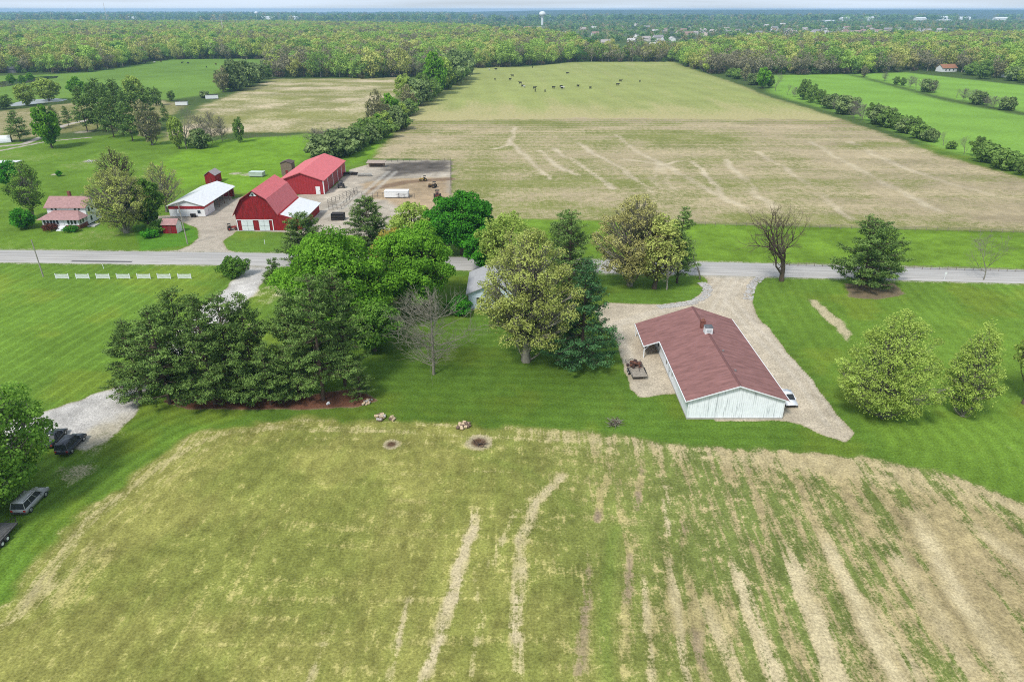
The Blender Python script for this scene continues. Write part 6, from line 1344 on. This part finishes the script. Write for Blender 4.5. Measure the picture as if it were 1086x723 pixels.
o = empty('cattle_chute', (*at(359, 233), 0), .0, 'dark steel cattle chute in the corral', 'cattle chute'); m_ = MB(); [m_.box(x, x+.08, -1.2, 1.2, .1, 1.9) for x in (-1.8, 1.72)]; [m_.box(-1.8, 1.8, y, y+.08, .15+.42*k_, .4+.42*k_) for y in (-1.2, 1.12) for k_ in range(4)]; m_.build('panel', DARK, o); MB().box(-1.8, 1.8, -1.2, 1.2, 1.9, 1.98).build('roof', DARK, o)
o = empty('open_shed', (*at(399, 177), 0), 0, 'low lean-to with grey brown roof at the yard corner', 'shed'); MB().slab([(-3.6, -1.5, 1.7), (3.6, -1.5, 1.7), (3.9, 1.8, 2.3), (-3.3, 1.8, 2.3)], .12).build('roof', paint('grey_brown_roof', (.34, .27, .22), .8, .2), o)
for x in (-3.3, 3.3): MB().box(x-.1, x+.1, -1.3, -1.1, 0, 1.65).build('post', WOODD, o)
MB().box(-3.2, 3.2, 1.2, 1.35, 0, 2.0).build('rear_wall', WOODD, o)
for px, py, lab in ((372, 186, 'row of black feed bunks beside the coral roofed barn'), (387, 187, 'grey feed bunk right of the black ones')):
    o = empty('feed_bunk', (*at(px, py), 0), .0, lab, 'feed bunk')
    for k_ in range(2): MB().prism([(-.5, .3), (-.7, 1.0), (-.55, 1.0), (-.4, .42), (.4, .42), (.55, 1.0), (.7, 1.0), (.5, .3)], 'x', -2.6+k_*2.7, -.1+k_*2.7).build('trough', DARK if px < 380 else CONC, o)
    lg = MB(); [lg.box(x-.05, x+.05, -.4, .4, 0, .3) for x in (-2.4, -.3, .3, 2.4)]; lg.build('leg', WOODD, o)
# pasture fence lines
WF = paint('old_posts', (.22, .19, .15), .9, .3)
pen(640, 236.6, 1086, 247.2, 1.1, 40, 'low post and wire fence along the far field edge behind the verge', 'wire_fence', WF)
pen(250, 146, 385, 146, 1.3, 30, 'post fence between the bright pasture and the left straw field', 'wire_fence', WF)
pen(820, 281.5, 1086, 288.5, .9, 30, 'sparse stake fence on the green verge above the road', 'wire_fence', WF)

# cows
def cow_mesh(col, seed):
    r = random.Random(seed); V = []; Fq = []
    def ring(c, ry, rz, n=8): return [(c[0], c[1]+ry*math.cos(2*math.pi*i/n), c[2]+rz*math.sin(2*math.pi*i/n)) for i in range(n)]
    m_ = MB(); secs = [(-1.0, .10, .15, 1.15), (-.95, .28, .32, 1.1), (-.6, .34, .38, 1.02), (0, .38, .42, .98), (.55, .34, .40, 1.02), (.85, .2, .27, 1.15), (1.15, .13, .17, 1.25), (1.3, .14, .14, 1.28), (1.55, .09, .09, 1.15), (1.66, .05, .05, 1.1)]
    vs = []; fs = []
    for x, ry, rz, z in secs: vs += ring((x, 0, z), ry, rz)
    for i in range(len(secs)-1):
        for j in range(8): fs.append((i*8+j, (i+1)*8+j, (i+1)*8+(j+1) % 8, i*8+(j+1) % 8))
    fs.append(tuple(range(8))); fs.append(tuple(range(len(vs)-8, len(vs)))[::-1]); m_.add(vs, fs)
    for x, y in ((-.75, .2), (-.75, -.2), (.6, .2), (.6, -.2)): m_.tube((x, y, .9), (x-.05, y, .45), .13, .07, 6); m_.tube((x-.05, y, .5), (x, y, 0), .07, .06, 6)
    m_.tube((-1.0, 0, 1.25), (-1.1, 0, .5), .03, .04, 5); [m_.tube((1.25, s*.1, 1.38), (1.22, s*.25, 1.4), .04, .03, 4) for s in (-1, 1)]
    o = m_.build('cow', col); me = o.data; bpy.data.objects.remove(o); return me
BLACKH = paint('black_hide', (.015, .013, .012), .8); WHITEH = paint('white_hide', (.6, .58, .54), .8); BROWNH = paint('brown_hide', (.12, .06, .035), .8)
cm = {'black': cow_mesh(BLACKH, 1), 'white': cow_mesh(WHITEH, 2), 'brown': cow_mesh(BROWNH, 3)}
cows = [(525, 85.5, 'black'), (541, 85.5, 'black'), (543.4, 81.5, 'black'), (551.7, 89.2, 'black'), (554.3, 92.5, 'black'), (556, 93.2, 'white'), (567, 94.5, 'black'), (567.6, 97.5, 'black'), (578, 97.8, 'black'), (587, 94.2, 'black'), (595, 93.2, 'black'), (597, 94.5, 'white'), (596, 94.9, 'black'), (613, 92.5, 'black'), (626, 94.5, 'black'), (601.7, 79, 'black'), (564.6, 72.5, 'black'), (655, 91, 'black'), (658, 87, 'black'), (678.6, 87.4, 'black'), (519, 75, 'white'), (526, 74.6, 'black')]
for i, (x, y, c) in enumerate(sorted(cows)):
    o = link('cow', cm[c]); o.location = (*at(x, y), 0); o.rotation_euler = (0, 0, rs.uniform(0, 6.28)); o.scale = (1.25,)*3; tag(o, f'{c} cow on the green far half of the big field, {ordw(i+1)} from the left', 'cow', 'cattle grazing on the big field')
for i, (x, y, c) in enumerate([(164, 67.2, 'white'), (171, 66.4, 'brown'), (193.5, 67.5, 'black'), (199.5, 67.8, 'black'), (219, 72, 'black'), (229, 69.2, 'brown'), (262, 63.4, 'white')]):
    o = link('cow', cm[c]); o.location = (*at(x, y), 0); o.rotation_euler = (0, 0, rs.uniform(0, 6.28)); o.scale = (1.25,)*3; tag(o, f'{c} cow on the left green pasture, {ordw(i+1)} from the left', 'cow', 'cattle grazing on the left pasture')
